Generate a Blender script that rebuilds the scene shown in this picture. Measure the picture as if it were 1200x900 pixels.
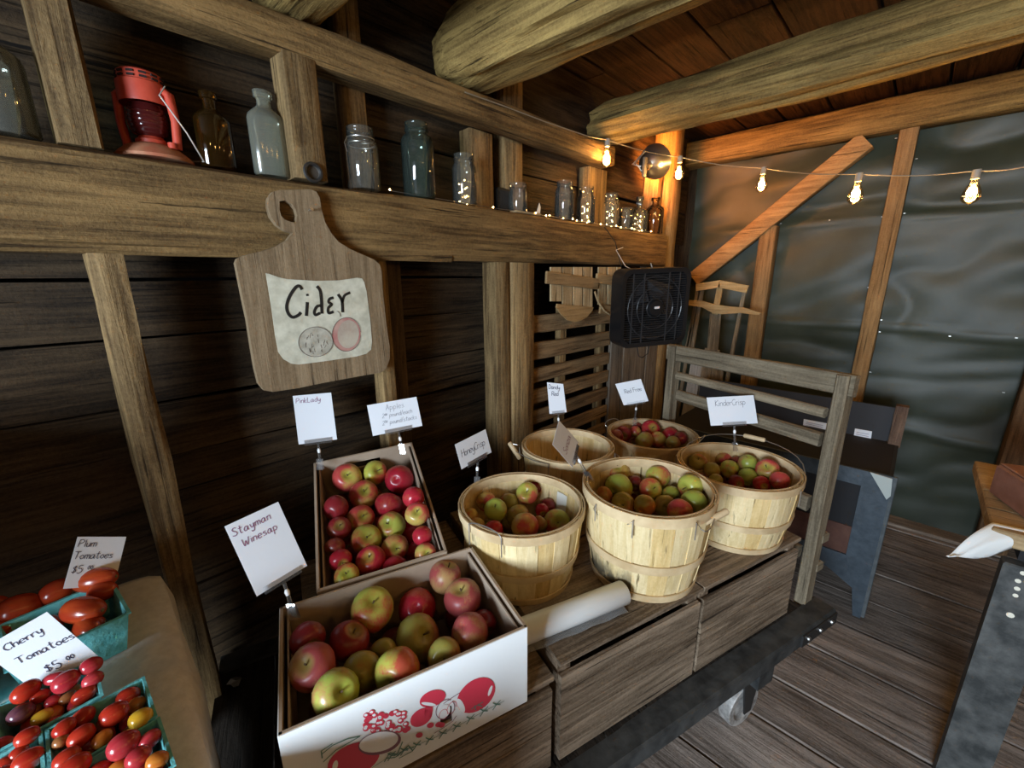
import bpy, math, random
import numpy as np
from mathutils import Vector, Matrix, noise
random.seed(7)
for o_ in list(bpy.data.objects):
    bpy.data.objects.remove(o_)
scene = bpy.context.scene
col = scene.collection

# ------------------------------------------------------------------ camera
F = 490.6
YAW, PITCH, ROLL = (math.radians(a) for a in (43.87, 14.37, -0.40))
CAM = Vector((0, 0, 1.6))
_f = Vector((math.cos(YAW)*math.cos(PITCH), math.sin(YAW)*math.cos(PITCH), -math.sin(PITCH)))
_r0 = Vector((math.sin(YAW), -math.cos(YAW), 0))
_u0 = _r0.cross(_f)
_r = _r0*math.cos(ROLL) + _u0*math.sin(ROLL)
_u = -_r0*math.sin(ROLL) + _u0*math.cos(ROLL)
cam_d = bpy.data.cameras.new('camera')
cam = bpy.data.objects.new('camera', cam_d)
col.objects.link(cam)
cam.matrix_world = Matrix((( _r.x, _u.x, -_f.x, CAM.x), (_r.y, _u.y, -_f.y, CAM.y), (_r.z, _u.z, -_f.z, CAM.z), (0, 0, 0, 1)))
cam_d.sensor_fit = 'HORIZONTAL'
cam_d.sensor_width = 36
cam_d.lens = 36*F/1200
cam_d.clip_start = 0.02
scene.camera = cam

# ------------------------------------------------------------------ light and exposure
scene.view_settings.view_transform = 'Standard'
scene.view_settings.look = 'None'
scene.view_settings.gamma = 1
scene.view_settings.use_curve_mapping = False
scene.view_settings.exposure = 0.9
world = bpy.data.worlds.new('world')
scene.world = world
world.use_nodes = True
_bg = world.node_tree.nodes['Background']
_bg.inputs['Color'].default_value = (0.75, 0.87, 1.0, 1)
_bg.inputs['Strength'].default_value = 0.35

def area(name, loc, target, sx, sy, power, color):
    l = bpy.data.lights.new(name, 'AREA')
    l.shape = 'RECTANGLE'; l.size = sx; l.size_y = sy; l.energy = power; l.color = color
    o = bpy.data.objects.new(name, l); col.objects.link(o)
    o.location = loc
    o.rotation_euler = (Vector(target)-Vector(loc)).to_track_quat('-Z', 'Y').to_euler()
    return o
# daylight falling through the open barn doorway behind the camera
area('doorway_daylight', (-2.30, -0.20, 1.42), (1.3, 0.35, 0.85), 1.0, 0.9, 92, (0.74, 0.87, 1.0))

# ------------------------------------------------------------------ pixels to directions
def ray(x, y):
    return _r*((x-600)/F) + _u*((450-y)/F) + _f
def PZ(x, y, z):
    d = ray(x, y); return CAM + d*((z-CAM.z)/d.z)
def PY(x, y, Y):
    d = ray(x, y); return CAM + d*((Y-CAM.y)/d.y)
def PX(x, y, X):
    d = ray(x, y); return CAM + d*((X-CAM.x)/d.x)
def PD(x, y, dep):
    return CAM + ray(x, y)*dep
def PP(x, y, c, n):
    d = ray(x, y); return CAM + d*((Vector(c)-CAM).dot(n)/d.dot(n))
def depth(p):
    return (Vector(p)-CAM).dot(_f)
def toP(p):
    q = Vector(p)-CAM; z = q.dot(_f)
    return 600+F*q.dot(_r)/z, 450-F*q.dot(_u)/z

# ------------------------------------------------------------------ materials
MATS = {}
def newmat(name):
    m = bpy.data.materials.new(name); m.use_nodes = True
    nt = m.node_tree
    b = nt.nodes['Principled BSDF']
    return m, nt, b
def lk(nt, a, b): nt.links.new(a, b)
def rgba(c): return (c[0], c[1], c[2], 1)
def plain(name, c, rough=.6, metal=0., spec=.5, **kw):
    if name in MATS: return MATS[name]
    m, nt, b = newmat(name)
    b.inputs['Base Color'].default_value = rgba(c)
    b.inputs['Roughness'].default_value = rough
    b.inputs['Metallic'].default_value = metal
    b.inputs['Specular IOR Level'].default_value = spec
    for k, v in kw.items(): b.inputs[k].default_value = v
    MATS[name] = m
    return m
def ramp(nt, fac, stops):
    r = nt.nodes.new('ShaderNodeValToRGB')
    el = r.color_ramp.elements
    while len(el) < len(stops): el.new(.5)
    for e, (p, c) in zip(el, stops):
        e.position = p; e.color = rgba(c)
    lk(nt, fac, r.inputs['Fac'])
    return r.outputs['Color']
def mixc(nt, fac, a, b, mode='MIX'):
    n = nt.nodes.new('ShaderNodeMix'); n.data_type = 'RGBA'; n.blend_type = mode
    if isinstance(fac, (int, float)): n.inputs['Factor'].default_value = fac
    else: lk(nt, fac, n.inputs['Factor'])
    for s, v in ((n.inputs['A'], a), (n.inputs['B'], b)):
        if isinstance(v, tuple): s.default_value = rgba(v)
        else: lk(nt, v, s)
    return n.outputs['Result']
def mathn(nt, op, a, b=None, c=None):
    n = nt.nodes.new('ShaderNodeMath'); n.operation = op
    for i, v in enumerate((a, b, c)):
        if v is None: continue
        if isinstance(v, (int, float)): n.inputs[i].default_value = v
        else: lk(nt, v, n.inputs[i])
    return n.outputs[0]
def coords(nt, scale, rnd=True):
    tc = nt.nodes.new('ShaderNodeTexCoord')
    mp = nt.nodes.new('ShaderNodeMapping')
    mp.inputs['Scale'].default_value = scale
    lk(nt, tc.outputs['Object'], mp.inputs['Vector'])
    if rnd:
        oi = nt.nodes.new('ShaderNodeObjectInfo')
        v = mathn(nt, 'MULTIPLY', oi.outputs['Random'], 37.0)
        cb = nt.nodes.new('ShaderNodeCombineXYZ')
        for i in range(3): lk(nt, v, cb.inputs[i])
        lk(nt, cb.outputs[0], mp.inputs['Location'])
    return mp.outputs['Vector']
def noi(nt, vec, scale, detail=4, rough=.6, dist=0.):
    n = nt.nodes.new('ShaderNodeTexNoise')
    n.inputs['Scale'].default_value = scale; n.inputs['Detail'].default_value = detail
    n.inputs['Roughness'].default_value = rough; n.inputs['Distortion'].default_value = dist
    lk(nt, vec, n.inputs['Vector'])
    return n.outputs['Fac']
def bump(nt, b, h, strength=.3, dist=.01):
    n = nt.nodes.new('ShaderNodeBump'); n.inputs['Strength'].default_value = strength; n.inputs['Distance'].default_value = dist
    lk(nt, h, n.inputs['Height']); lk(nt, n.outputs['Normal'], b.inputs['Normal'])
def wood(name, dark, light, axis, rough=.75, grain=1.0, bs=.35, var=.35, stain=(.5, 0.0), spec=.25):
    """weathered board: fine fibres along axis, wavy figure, blotches, per-piece tone"""
    if name in MATS: return MATS[name]
    m, nt, b = newmat(name)
    sc = [42*grain]*3; sc[axis] = 2.2*grain
    v = coords(nt, sc)
    g = noi(nt, v, 1.6, 6, .68, .5)
    sc2 = [8*grain]*3; sc2[axis] = 1.1*grain
    v2 = coords(nt, sc2)
    g2 = noi(nt, v2, 1.3, 4, .55, .8)
    spk = noi(nt, coords(nt, (1, 1, 1)), 130, 3, .7)
    fac = mathn(nt, 'ADD', mathn(nt, 'MULTIPLY', g, .5), mathn(nt, 'MULTIPLY', g2, .34))
    fac = mathn(nt, 'ADD', fac, mathn(nt, 'MULTIPLY', spk, .16))
    mid = tuple((a+c)/2 for a, c in zip(dark, light))
    c = ramp(nt, fac, [(.41, dark), (.5, mid), (.585, light)])
    sc4 = [60*grain]*3; sc4[axis] = 1.6*grain
    ck = noi(nt, coords(nt, sc4), 1.3, 5, .62, .25)
    ckf = nt.nodes.new('ShaderNodeMapRange'); ckf.inputs['From Min'].default_value = .315; ckf.inputs['From Max'].default_value = .40
    lk(nt, ck, ckf.inputs['Value'])
    c = mixc(nt, ckf.outputs[0], tuple(x*.28 for x in dark), c)
    v3 = coords(nt, (3, 3, 3))
    blot = noi(nt, v3, 1.2, 4, .6)
    f3 = mathn(nt, 'MULTIPLY', mathn(nt, 'SUBTRACT', blot, .42), 2.2)
    n_ = nt.nodes.new('ShaderNodeClamp'); lk(nt, f3, n_.inputs['Value'])
    c = mixc(nt, mathn(nt, 'MULTIPLY', n_.outputs[0], stain[0]), c, tuple(x*.55 for x in dark))
    oi = nt.nodes.new('ShaderNodeObjectInfo')
    k = mathn(nt, 'MULTIPLY_ADD', oi.outputs['Random'], var, 1-var/2)
    cb = nt.nodes.new('ShaderNodeCombineXYZ')
    for i in range(3): lk(nt, k, cb.inputs[i])
    c = mixc(nt, 1.0, c, cb.outputs[0], 'MULTIPLY')
    lk(nt, c, b.inputs['Base Color'])
    b.inputs['Roughness'].default_value = rough
    b.inputs['Specular IOR Level'].default_value = spec
    bump(nt, b, mathn(nt, 'MULTIPLY', fac, mathn(nt, 'MULTIPLY_ADD', ckf.outputs[0], .7, .3)), min(1., bs*1.5), .012)
    MATS[name] = m
    return m
def mottled(name, a, c2, scale=8, rough=.6, bs=.1, metal=0., spec=.4, detail=4):
    if name in MATS: return MATS[name]
    m, nt, b = newmat(name)
    v = coords(nt, (1, 1, 1))
    n = noi(nt, v, scale, detail, .6)
    lk(nt, ramp(nt, n, [(.35, a), (.65, c2)]), b.inputs['Base Color'])
    b.inputs['Roughness'].default_value = rough; b.inputs['Metallic'].default_value = metal
    b.inputs['Specular IOR Level'].default_value = spec
    if bs: bump(nt, b, n, bs, .01)
    MATS[name] = m
    return m
def emis(name, c, s):
    if name in MATS: return MATS[name]
    m, nt, b = newmat(name)
    b.inputs['Base Color'].default_value = rgba(c)
    b.inputs['Emission Color'].default_value = rgba(c)
    b.inputs['Emission Strength'].default_value = s
    MATS[name] = m
    return m
def thin_glass(name, tint, gloss=.9, rough=.05, body=0.0, bodycol=(.5, .5, .5)):
    """thin clear wall: tinted see-through plus fresnel shine plus a little dust"""
    if name in MATS: return MATS[name]
    m, nt, b = newmat(name)
    nt.nodes.remove(b)
    out = [n for n in nt.nodes if n.type == 'OUTPUT_MATERIAL'][0]
    tr = nt.nodes.new('ShaderNodeBsdfTransparent'); tr.inputs['Color'].default_value = rgba(tint)
    gl = nt.nodes.new('ShaderNodeBsdfGlossy'); gl.inputs['Roughness'].default_value = rough
    df = nt.nodes.new('ShaderNodeBsdfDiffuse'); df.inputs['Color'].default_value = rgba(bodycol)
    lw = nt.nodes.new('ShaderNodeLayerWeight'); lw.inputs['Blend'].default_value = .42
    m1 = nt.nodes.new('ShaderNodeMixShader'); m1.inputs[0].default_value = body
    lk(nt, tr.outputs[0], m1.inputs[1]); lk(nt, df.outputs[0], m1.inputs[2])
    m2 = nt.nodes.new('ShaderNodeMixShader')
    lk(nt, mathn(nt, 'MULTIPLY', lw.outputs['Fresnel'], gloss), m2.inputs[0])
    lk(nt, m1.outputs[0], m2.inputs[1]); lk(nt, gl.outputs[0], m2.inputs[2])
    lk(nt, m2.outputs[0], out.inputs['Surface'])
    MATS[name] = m
    return m

# ------------------------------------------------------------------ mesh building
def wm(o):
    return o.matrix_basis.copy() if o.parent is None else wm(o.parent) @ o.matrix_basis
class MB:
    """collects geometry in world coordinates (or through xf) for ONE mesh object"""
    def __init__(s, xf=None): s.v = []; s.f = []; s.xf = xf
    def add(s, vs, fs):
        b = len(s.v)
        for p in vs:
            p = Vector(p); s.v.append(s.xf @ p if s.xf else p)
        s.f += [tuple(b+i for i in f) for f in fs]
        return s
    def box(s, c, d, rot=None, bev=0.0):
        c = Vector(c); x, y, z = (q/2 for q in d)
        if bev <= 0:
            P = [Vector((a*x, b*y, e*z)) for e in (-1, 1) for a, b in ((-1, -1), (1, -1), (1, 1), (-1, 1))]
            fs = [(3, 2, 1, 0), (4, 5, 6, 7), (0, 1, 5, 4), (1, 2, 6, 5), (2, 3, 7, 6), (3, 0, 4, 7)]
        else:
            b_ = min(bev, x*.9, y*.9, z*.9)
            P = []
            for zz, k in ((-z, b_), (-z+b_, 0), (z-b_, 0), (z, b_)):
                for a, e in ((-1, -1), (1, -1), (1, 1), (-1, 1)):
                    P.append(Vector((a*(x-k), e*(y-k), zz)))
            fs = [(3, 2, 1, 0), (12, 13, 14, 15)]
            for l in range(3):
                for i in range(4):
                    j = (i+1) % 4
                    fs.append((l*4+i, l*4+j, l*4+4+j, l*4+4+i))
        if rot is not None: P = [rot @ p for p in P]
        return s.add([p+c for p in P], fs)
    def prism(s, poly, a, b):
        """poly: list of points (Vector) ; extruded by vector from a-offset to b-offset"""
        n = len(poly); a = Vector(a); b = Vector(b)
        vs = [Vector(p)+a for p in poly]+[Vector(p)+b for p in poly]
        fs = [tuple(range(n-1, -1, -1)), tuple(range(n, 2*n))]
        for i in range(n):
            j = (i+1) % n; fs.append((i, j, n+j, n+i))
        return s.add(vs, fs)
    def lathe(s, prof, n=24, c=(0, 0, 0), rot=None, cap=(False, False), sx=1., sy=1.):
        c = Vector(c); vs = []; fs = []
        for r, z in prof:
            for i in range(n):
                t = 2*math.pi*i/n
                p = Vector((r*math.cos(t)*sx, r*math.sin(t)*sy, z))
                vs.append((rot @ p if rot is not None else p)+c)
        m = len(prof)
        for k in range(m-1):
            for i in range(n):
                j = (i+1) % n
                fs.append((k*n+i, k*n+j, k*n+n+j, k*n+n+i))
        if cap[0]: fs.append(tuple(range(n-1, -1, -1)))
        if cap[1]: fs.append(tuple((m-1)*n+i for i in range(n)))
        return s.add(vs, fs)
    def tube(s, pts, r, n=8, closed=False, cap=True):
        pts = [Vector(p) for p in pts]; m = len(pts); vs = []; fs = []
        rs = r if isinstance(r, (list, tuple)) else [r]*m
        up = None
        for k in range(m):
            a = pts[k-1] if (k > 0 or closed) else pts[k]
            b = pts[(k+1) % m] if (k < m-1 or closed) else pts[k]
            t = (b-a)
            if t.length < 1e-9: t = Vector((0, 0, 1))
            t.normalize()
            if up is None:
                up = Vector((0, 0, 1)) if abs(t.z) < .9 else Vector((1, 0, 0))
            x = up - t*up.dot(t)
            if x.length < 1e-6: x = t.orthogonal()
            x.normalize(); y = t.cross(x); up = x
            for i in range(n):
                q = 2*math.pi*i/n
                vs.append(pts[k]+(x*math.cos(q)+y*math.sin(q))*rs[k])
        for k in range(m if closed else m-1):
            k2 = (k+1) % m
            for i in range(n):
                j = (i+1) % n
                fs.append((k*n+i, k*n+j, k2*n+j, k2*n+i))
        if cap and not closed:
            fs.append(tuple(range(n-1, -1, -1))); fs.append(tuple((m-1)*n+i for i in range(n)))
        return s.add(vs, fs)
    def grid(s, fn, nu, nv, flip=False):
        vs = [fn(i/nu, j/nv) for j in range(nv+1) for i in range(nu+1)]
        fs = []
        for j in range(nv):
            for i in range(nu):
                a = j*(nu+1)+i
                q = (a, a+1, a+nu+2, a+nu+1)
                fs.append(q[::-1] if flip else q)
        return s.add(vs, fs)
    def bar(s, a, b, w, t, up=(0, 0, 1), bev=.0):
        """rectangular bar from a to b, w across (perp to up), t along up"""
        a = Vector(a); b = Vector(b); d = b-a; L = d.length; d.normalize()
        u = Vector(up); u = u-d*u.dot(d); u.normalize(); w_ = u.cross(d)
        rot = Matrix((d, w_, u)).transposed()
        return s.box((a+b)/2, (L, w, t), rot, bev)
    def timber(s, a, b, w, h, up=(0, 0, 1), seg=10, jit=.004, bev=.012, seed=0, freq=3.0, taper=1.0):
        """hewn timber: chamfered section swept with wobble"""
        a = Vector(a); b = Vector(b); d = b-a; L = d.length; d.normalize()
        u = Vector(up); u = u-d*u.dot(d); u.normalize(); x = u.cross(d)
        X = w/2; Y = h/2; c = bev
        sec = [(-X+c, -Y), (0, -Y), (X-c, -Y), (X, -Y+c), (X, 0), (X, Y-c), (X-c, Y), (0, Y), (-X+c, Y), (-X, Y-c), (-X, 0), (-X, -Y+c)]
        n = len(sec); vs = []; fs = []
        for k in range(seg+1):
            t = k/seg; tp = 1+(taper-1)*t
            for i, (p, q) in enumerate(sec):
                base = a+d*(L*t)
                sv = Vector((seed*7.3+i*1.7, t*L*freq, seed*3.1+i*.9))
                e = noise.noise(sv)*jit; e2 = noise.noise(sv+Vector((9, 4, 2)))*jit
                vs.append(base+x*(p*tp+e)+u*(q*tp+e2))
        for k in range(seg):
            for i in range(n):
                j = (i+1) % n
                fs.append((k*n+i, k*n+j, k*n+n+j, k*n+n+i))
        fs.append(tuple(range(n-1, -1, -1))); fs.append(tuple(seg*n+i for i in range(n)))
        return s.add(vs, fs)
    def log(s, a, b, w, h, seed=0, seg=90, n=34, amp=.02, sq=3.2, bow=.0):
        """axe-hewn log: superellipse section with lengthwise ridges, checks and hewn flats"""
        a = Vector(a); b = Vector(b); d = b-a; L = d.length; d.normalize()
        u = Vector((0, 0, 1)); x = u.cross(d); vs = []; fs = []
        for k in range(seg+1):
            t = k/seg; y_ = t*L
            end = 1-.22*math.exp(-(y_/.06)**2)
            cen = a+d*y_+u*(bow*math.sin(math.pi*t*1.3+seed))+x*(.02*noise.noise(Vector((y_*.7, seed, 0))))
            for i in range(n):
                q = 2*math.pi*i/n; cx_, sx_ = math.cos(q), math.sin(q)
                r = 1/((abs(cx_)**sq+abs(sx_)**sq)**(1/sq))
                e = amp*noise.noise(Vector((cx_*1.6+seed, sx_*1.6, y_*1.1)))+amp*.55*noise.noise(Vector((cx_*5+seed, sx_*5, y_*1.6)))+amp*.25*noise.noise(Vector((cx_*14+seed, sx_*14, y_*5)))
                e -= amp*.9*max(0, .12-abs(noise.noise(Vector((cx_*2.2+seed*2, sx_*2.2, y_*.35)))))/.12
                vs.append(cen+x*((w/2*r)*cx_*end+e*cx_)+u*((h/2*r)*sx_*end+e*sx_))
        for k in range(seg):
            for i in range(n):
                j = (i+1) % n
                fs.append((k*n+i, k*n+j, k*n+n+j, k*n+n+i))
        fs.append(tuple(range(n-1, -1, -1))); fs.append(tuple(seg*n+i for i in range(n)))
        return s.add(vs, fs)
    def mesh(s, name, M=None):
        me = bpy.data.meshes.new(name)
        vs = [(M @ v) if M else v for v in s.v]
        me.from_pydata([tuple(v) for v in vs], [], s.f)
        import bmesh
        bm = bmesh.new(); bm.from_mesh(me)
        bmesh.ops.recalc_face_normals(bm, faces=bm.faces[:])
        bm.to_mesh(me); bm.free()
        return me
    def build(s, name, mat, parent=None, smooth=False, origin=None, ang=40):
        if parent is not None:
            M = wm(parent).inverted()
            me = s.mesh(name, M); o = bpy.data.objects.new(name, me); col.objects.link(o)
            o.parent = parent
        else:
            if origin is None:
                xs = [v.x for v in s.v]; ys = [v.y for v in s.v]; zs = [v.z for v in s.v]
                origin = Vector(((min(xs)+max(xs))/2, (min(ys)+max(ys))/2, min(zs)))
            origin = Vector(origin)
            me = s.mesh(name, Matrix.Translation(-origin)); o = bpy.data.objects.new(name, me); col.objects.link(o)
            o.location = origin
        me.materials.append(mat)
        if smooth:
            me.polygons.foreach_set('use_smooth', [True]*len(me.polygons))
            try: me.set_sharp_from_angle(angle=math.radians(ang))
            except Exception: pass
        return o
def tag(o, label, cat, group=None):
    o['label'] = label; o['category'] = cat
    if group: o['group'] = group
    return o
def thing(name, label, cat, loc=(0, 0, 0), rot=None, group=None):
    o = bpy.data.objects.new(name, None); col.objects.link(o)
    o.empty_display_size = .05
    o.location = loc
    if rot is not None: o.rotation_euler = rot
    return tag(o, label, cat, group)
def struct(o): o['kind'] = 'structure'; return o
def child_copy(src, parent):
    c = src.copy(); col.objects.link(c); c.parent = parent; return c

# palette -------------------------------------------------------------
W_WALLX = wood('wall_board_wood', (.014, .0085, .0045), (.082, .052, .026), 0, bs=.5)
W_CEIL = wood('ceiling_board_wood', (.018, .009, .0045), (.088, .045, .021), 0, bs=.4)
W_FLOOR = wood('floor_board_wood', (.12, .095, .078), (.40, .335, .29), 1, rough=.6, bs=.5, stain=(.35, 0))
W_BEAMX = wood('beam_wood', (.070, .039, .014), (.29, .18, .070), 0, bs=.7)
W_BEAMY = wood('log_wood', (.11, .066, .020), (.43, .295, .10), 1, bs=.8, grain=.7)
W_STUDZ = wood('stud_wood', (.09, .054, .022), (.34, .225, .10), 2, bs=.5)
W_STUDD = wood('dark_stud_wood', (.03, .018, .009), (.13, .082, .04), 2, bs=.5)
W_NEWZ = wood('pine_stud_wood', (.20, .115, .045), (.42, .27, .12), 2, bs=.3)
W_GREYX = wood('grey_rack_wood_x', (.115, .090, .058), (.30, .245, .165), 0, bs=.4)
W_GREYY = wood('grey_rack_wood_y', (.115, .090, .058), (.30, .245, .165), 1, bs=.4)
W_GREYZ = wood('grey_rack_wood_z', (.115, .090, .058), (.30, .245, .165), 2, bs=.4)
W_CRATE = wood('crate_wood', (.10, .068, .042), (.37, .28, .195), 0, bs=.5, stain=(.6, 0), var=.25)
W_CRATEY = wood('crate_end_wood', (.10, .068, .042), (.34, .25, .17), 1, bs=.5)
W_PALE = wood('pale_slat_wood', (.30, .21, .105), (.62, .47, .27), 2, bs=.2, var=.2)
W_SLATX = wood('slat_wood', (.12, .072, .035), (.34, .225, .115), 0, bs=.4)
W_BOARDZ = wood('grey_board_wood', (.10, .08, .06), (.25, .205, .155), 2, bs=.4)
BLACKP = mottled('black_painted_wood', (.018, .020, .021), (.060, .063, .062), 14, .55, .25)
CARD = mottled('kraft_cardboard', (.34, .25, .17), (.44, .335, .24), 9, .85, .05)
CARDIN = mottled('cardboard_inside', (.33, .25, .18), (.42, .33, .25), 9, .85, .05)
WHITEP = plain('white_box_print', (.80, .83, .84), .55)
PAPER = plain('card_paper', (.80, .84, .90), .7)
INK = plain('marker_ink', (.03, .03, .08), .6)
INKR = plain('red_purple_ink', (.22, .05, .16), .6)
METAL = plain('steel_wire', (.55, .53, .50), .35, .9)
DARKM = plain('dark_iron', (.05, .05, .05), .5, .6)
CLEAR = thin_glass('clear_acrylic', (1., 1., 1.), .8, .05, .04, (.95, .97, 1.))

# ------------------------------------------------------------------ structure: floor
YF = 1.28           # face of the shelf beam
YW = 1.46           # boards of the long wall
floor = struct(MB().box((.8, -.55, -.05), (5.8, 4.9, .04)).build('floor', plain('sub_floor', (.03, .025, .02), .9)))
edges = [-2.1, -1.86, -1.6, -1.36, -1.1, -.86, -.62, -.38, -.12, .13, .38, .62, .87, 1.0, 1.235, 1.51, 1.73, 2.01, 2.26, 2.52, 2.81, 3.17, 3.43, 3.68]
for i in range(len(edges)-1):
    a, b = edges[i]+.0045, edges[i+1]-.0045
    z = random.uniform(-.006, .0)
    MB().timber(((a+b)/2, -3.0, -.0155+z), ((a+b)/2, 1.9, -.0155+z), b-a, .03, seg=6, jit=.0025, bev=.004, seed=i+50, freq=1.5).build('floor_plank', W_FLOOR, floor)
tm = MB().box((3.53, -.4, .012), (.13, 3.4, .024), bev=.004).build('baseboard_back', wood('edge_board_wood', (.16, .12, .09), (.40, .32, .25), 1)); struct(tm)

# long wall: wide horizontal boards with wavy edges
wall = struct(MB().box((.65, YW+.44, 1.3), (5.74, .02, 2.7)).build('wall_left', plain('wall_backing', (.012, .010, .008), .9)))
def wavy_board(x0, x1, z0, z1, Y, seed, mat, parent, name='wall_plank', th=.022):
    m = MB(); n = 12; vs = []; fs = []
    for k in range(n+1):
        x = x0+(x1-x0)*k/n
        wb = noise.noise(Vector((x*2.1, seed*3.7, 0)))*.010; wt = noise.noise(Vector((x*2.1, seed*3.7, 5)))*.010
        dy = noise.noise(Vector((x*1.4, seed*1.9, 9)))*.008
        vs += [(x, Y+dy, z0+wb), (x, Y+dy+.004, z1+wt), (x, Y+th, z1+wt), (x, Y+th, z0+wb)]
    for k in range(n):
        a = 4*k
        for i in range(4):
            j = (i+1) % 4
            fs.append((a+i, a+j, a+4+j, a+4+i))
    fs += [(3, 2, 1, 0), tuple(4*n+i for i in range(4))]
    m.add(vs, fs)
    return m.build(name, mat, parent)
zs = [.0, .22, .45, .69, .92, 1.115, 1.27, 1.45, 1.60, 1.83, 2.07, 2.31, 2.60]
for i in range(len(zs)-1):
    x1 = 1.62 if zs[i] < 1.65 else 3.52
    seams = [-2.2, random.uniform(-.6, -.2), x1] if i % 2 else [-2.2, x1]
    for q in range(len(seams)-1):
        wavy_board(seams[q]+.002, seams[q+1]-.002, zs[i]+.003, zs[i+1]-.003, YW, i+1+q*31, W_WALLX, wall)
# alcove boards right of the double post
for i, z in enumerate([0, .26, .52, .78, 1.04, 1.3, 1.56]):
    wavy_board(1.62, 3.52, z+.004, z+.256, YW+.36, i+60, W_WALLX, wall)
# ceiling boards run along the long wall
ceil = struct(MB().box((.7, -.55, 2.66), (6.0, 4.9, .02)).build('ceiling', plain('roof_backing', (.010, .008, .006), .9)))
y = 1.86; i = 0
while y > -2.95:
    w = random.choice([.22, .26, .30, .24])
    js = [-2.2, .35+.5*random.random(), 1.7+.9*random.random(), 3.68]
    for q in range(3):
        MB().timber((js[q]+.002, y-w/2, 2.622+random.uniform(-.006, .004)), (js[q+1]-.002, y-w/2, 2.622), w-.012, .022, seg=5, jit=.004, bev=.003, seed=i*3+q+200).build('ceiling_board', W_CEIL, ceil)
    y -= w; i += 1
# back wall behind the tarpaulin, right wall, and the wall with the doorway
wb = struct(MB().box((3.70, -.55, 1.3), (.04, 4.9, 2.7)).build('wall_back', W_STUDD))
wr = struct(MB().box((.7, -3.0, 1.3), (6.0, .04, 2.7)).build('wall_right', W_WALLX))
mf = MB()
mf.box((-2.18, 1.13, 1.3), (.04, 1.6, 2.7)); mf.box((-2.18, -2.0, 1.3), (.04, 2.0, 2.7)); mf.box((-2.18, -.33, 2.4), (.04, 1.34, .52))
struct(mf.build('wall_front', W_WALLX))

# ------------------------------------------------------------------ timbers of the long wall
def timber_thing(name, label, cat, a, b, w, h, mat, group=None, **k):
    o = MB().timber(a, b, w, h, **k).build(name, mat, smooth=True, ang=50)
    return tag(o, label, cat, group)
timber_thing('shelf_beam', 'thick hewn timber beam along the plank wall carrying the jars and lantern', 'beam',
             (-2.1, YF+.09, 1.768), (2.83, YF+.09, 1.758), .18, .195, W_BEAMX, seg=60, jit=.009, bev=.014, seed=3, freq=2.2)
tag(MB().timber((-2.1, YF+.035, 1.664), (1.02, YF+.035, 1.668), .06, .024, seg=30, jit=.006, bev=.005, seed=4).build('split_ledge', W_BEAMX, smooth=True),
    'pale split strip of wood along the underside of the jar shelf beam', 'wood strip')
timber_thing('wall_rail', 'narrow squared rail running above the jars under the log beams', 'beam',
             (-2.1, YF+.045, 2.208), (2.12, YF+.045, 2.205), .09, .088, W_BEAMX, seg=40, jit=.006, bev=.006, seed=8)
def stud(label, x0, x1, z0, z1, Yf, th, mat=W_STUDZ, name='wall_stud', jit=.004, seed=0):
    return timber_thing(name, label, 'stud', ((x0+x1)/2, Yf+th/2, z0), ((x0+x1)/2, Yf+th/2, z1), x1-x0, th, mat, up=(0, 1, 0), seg=10, jit=jit, bev=.005, seed=seed)
stud('rough stud standing on the shelf beam left of the red lantern', .045, .112, 1.865, 2.62, YF+.005, .09, seed=11)
stud('short wide upright with a metal ring at its foot beside the clear flat bottle', .49, .582, 1.866, 2.165, YF-.0, .075, seed=12)
stud('upright behind the wall rail above the wire-bail jar', .70, .775, 1.86, 2.62, YF+.10, .07, seed=13)
stud('short squared upright between the small clear jar and the black box', PY(552, 200, YF+.095).x, PY(579, 200, YF+.095).x, 1.862, 2.163, YF+.095, .07, seed=14)
stud('upright behind the black box and straight-sided jar', PY(592, 200, YF+.105).x, PY(613, 200, YF+.105).x, 1.86, 2.62, YF+.105, .07, seed=15, mat=W_STUDZ)
stud('end upright under the wall rail behind the row of small jars', PY(690, 225, YF+.095).x, PY(711, 225, YF+.095).x, 1.86, 2.163, YF+.095, .07, seed=16)
stud('weathered knotty stud below the shelf beam behind the tomato table', .043, .105, 0, 1.655, YF+.01, .09, mat=W_STUDZ, jit=.008, seed=17)
stud('stud showing below the cider board corner', .705, .757, 0, 1.655, YF+.02, .06, seed=18)
stud('darker stud sistered behind the stud below the cider board', .775, .845, 0, 1.655, YF+.08, .07, mat=W_STUDD, seed=19)
# double post
stud('post left of the doubled pair beside the slatted panel', 1.262, 1.345, 0, 1.66, YF+.02, .09, name='wall_post', seed=20)
stud('post touching the slatted panel, right of the doubled pair', 1.351, 1.50, 0, 1.66, YF+.012, .10, name='wall_post', seed=21)
# metal ring at the short upright
_c = PY(367, 202, YF-.012)
m = MB(); m.tube([_c+Vector((math.cos(t)*.022, 0, math.sin(t)*.022)) for t in np.linspace(0, 2*math.pi, 20, endpoint=False)], .005, 6, closed=True)
o = tag(m.build('metal_ring', DARKM, smooth=True), 'dark round metal ring plate at the foot of the short upright', 'ring')
MB().lathe([(0.0, 0), (.017, 0), (.019, .004)], 16, _c+Vector((0, .006, 0)), Matrix.Rotation(math.radians(90), 3, 'X')).build('ring_plate', plain('dark_plate', (.06, .05, .04), .6), o)

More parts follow.
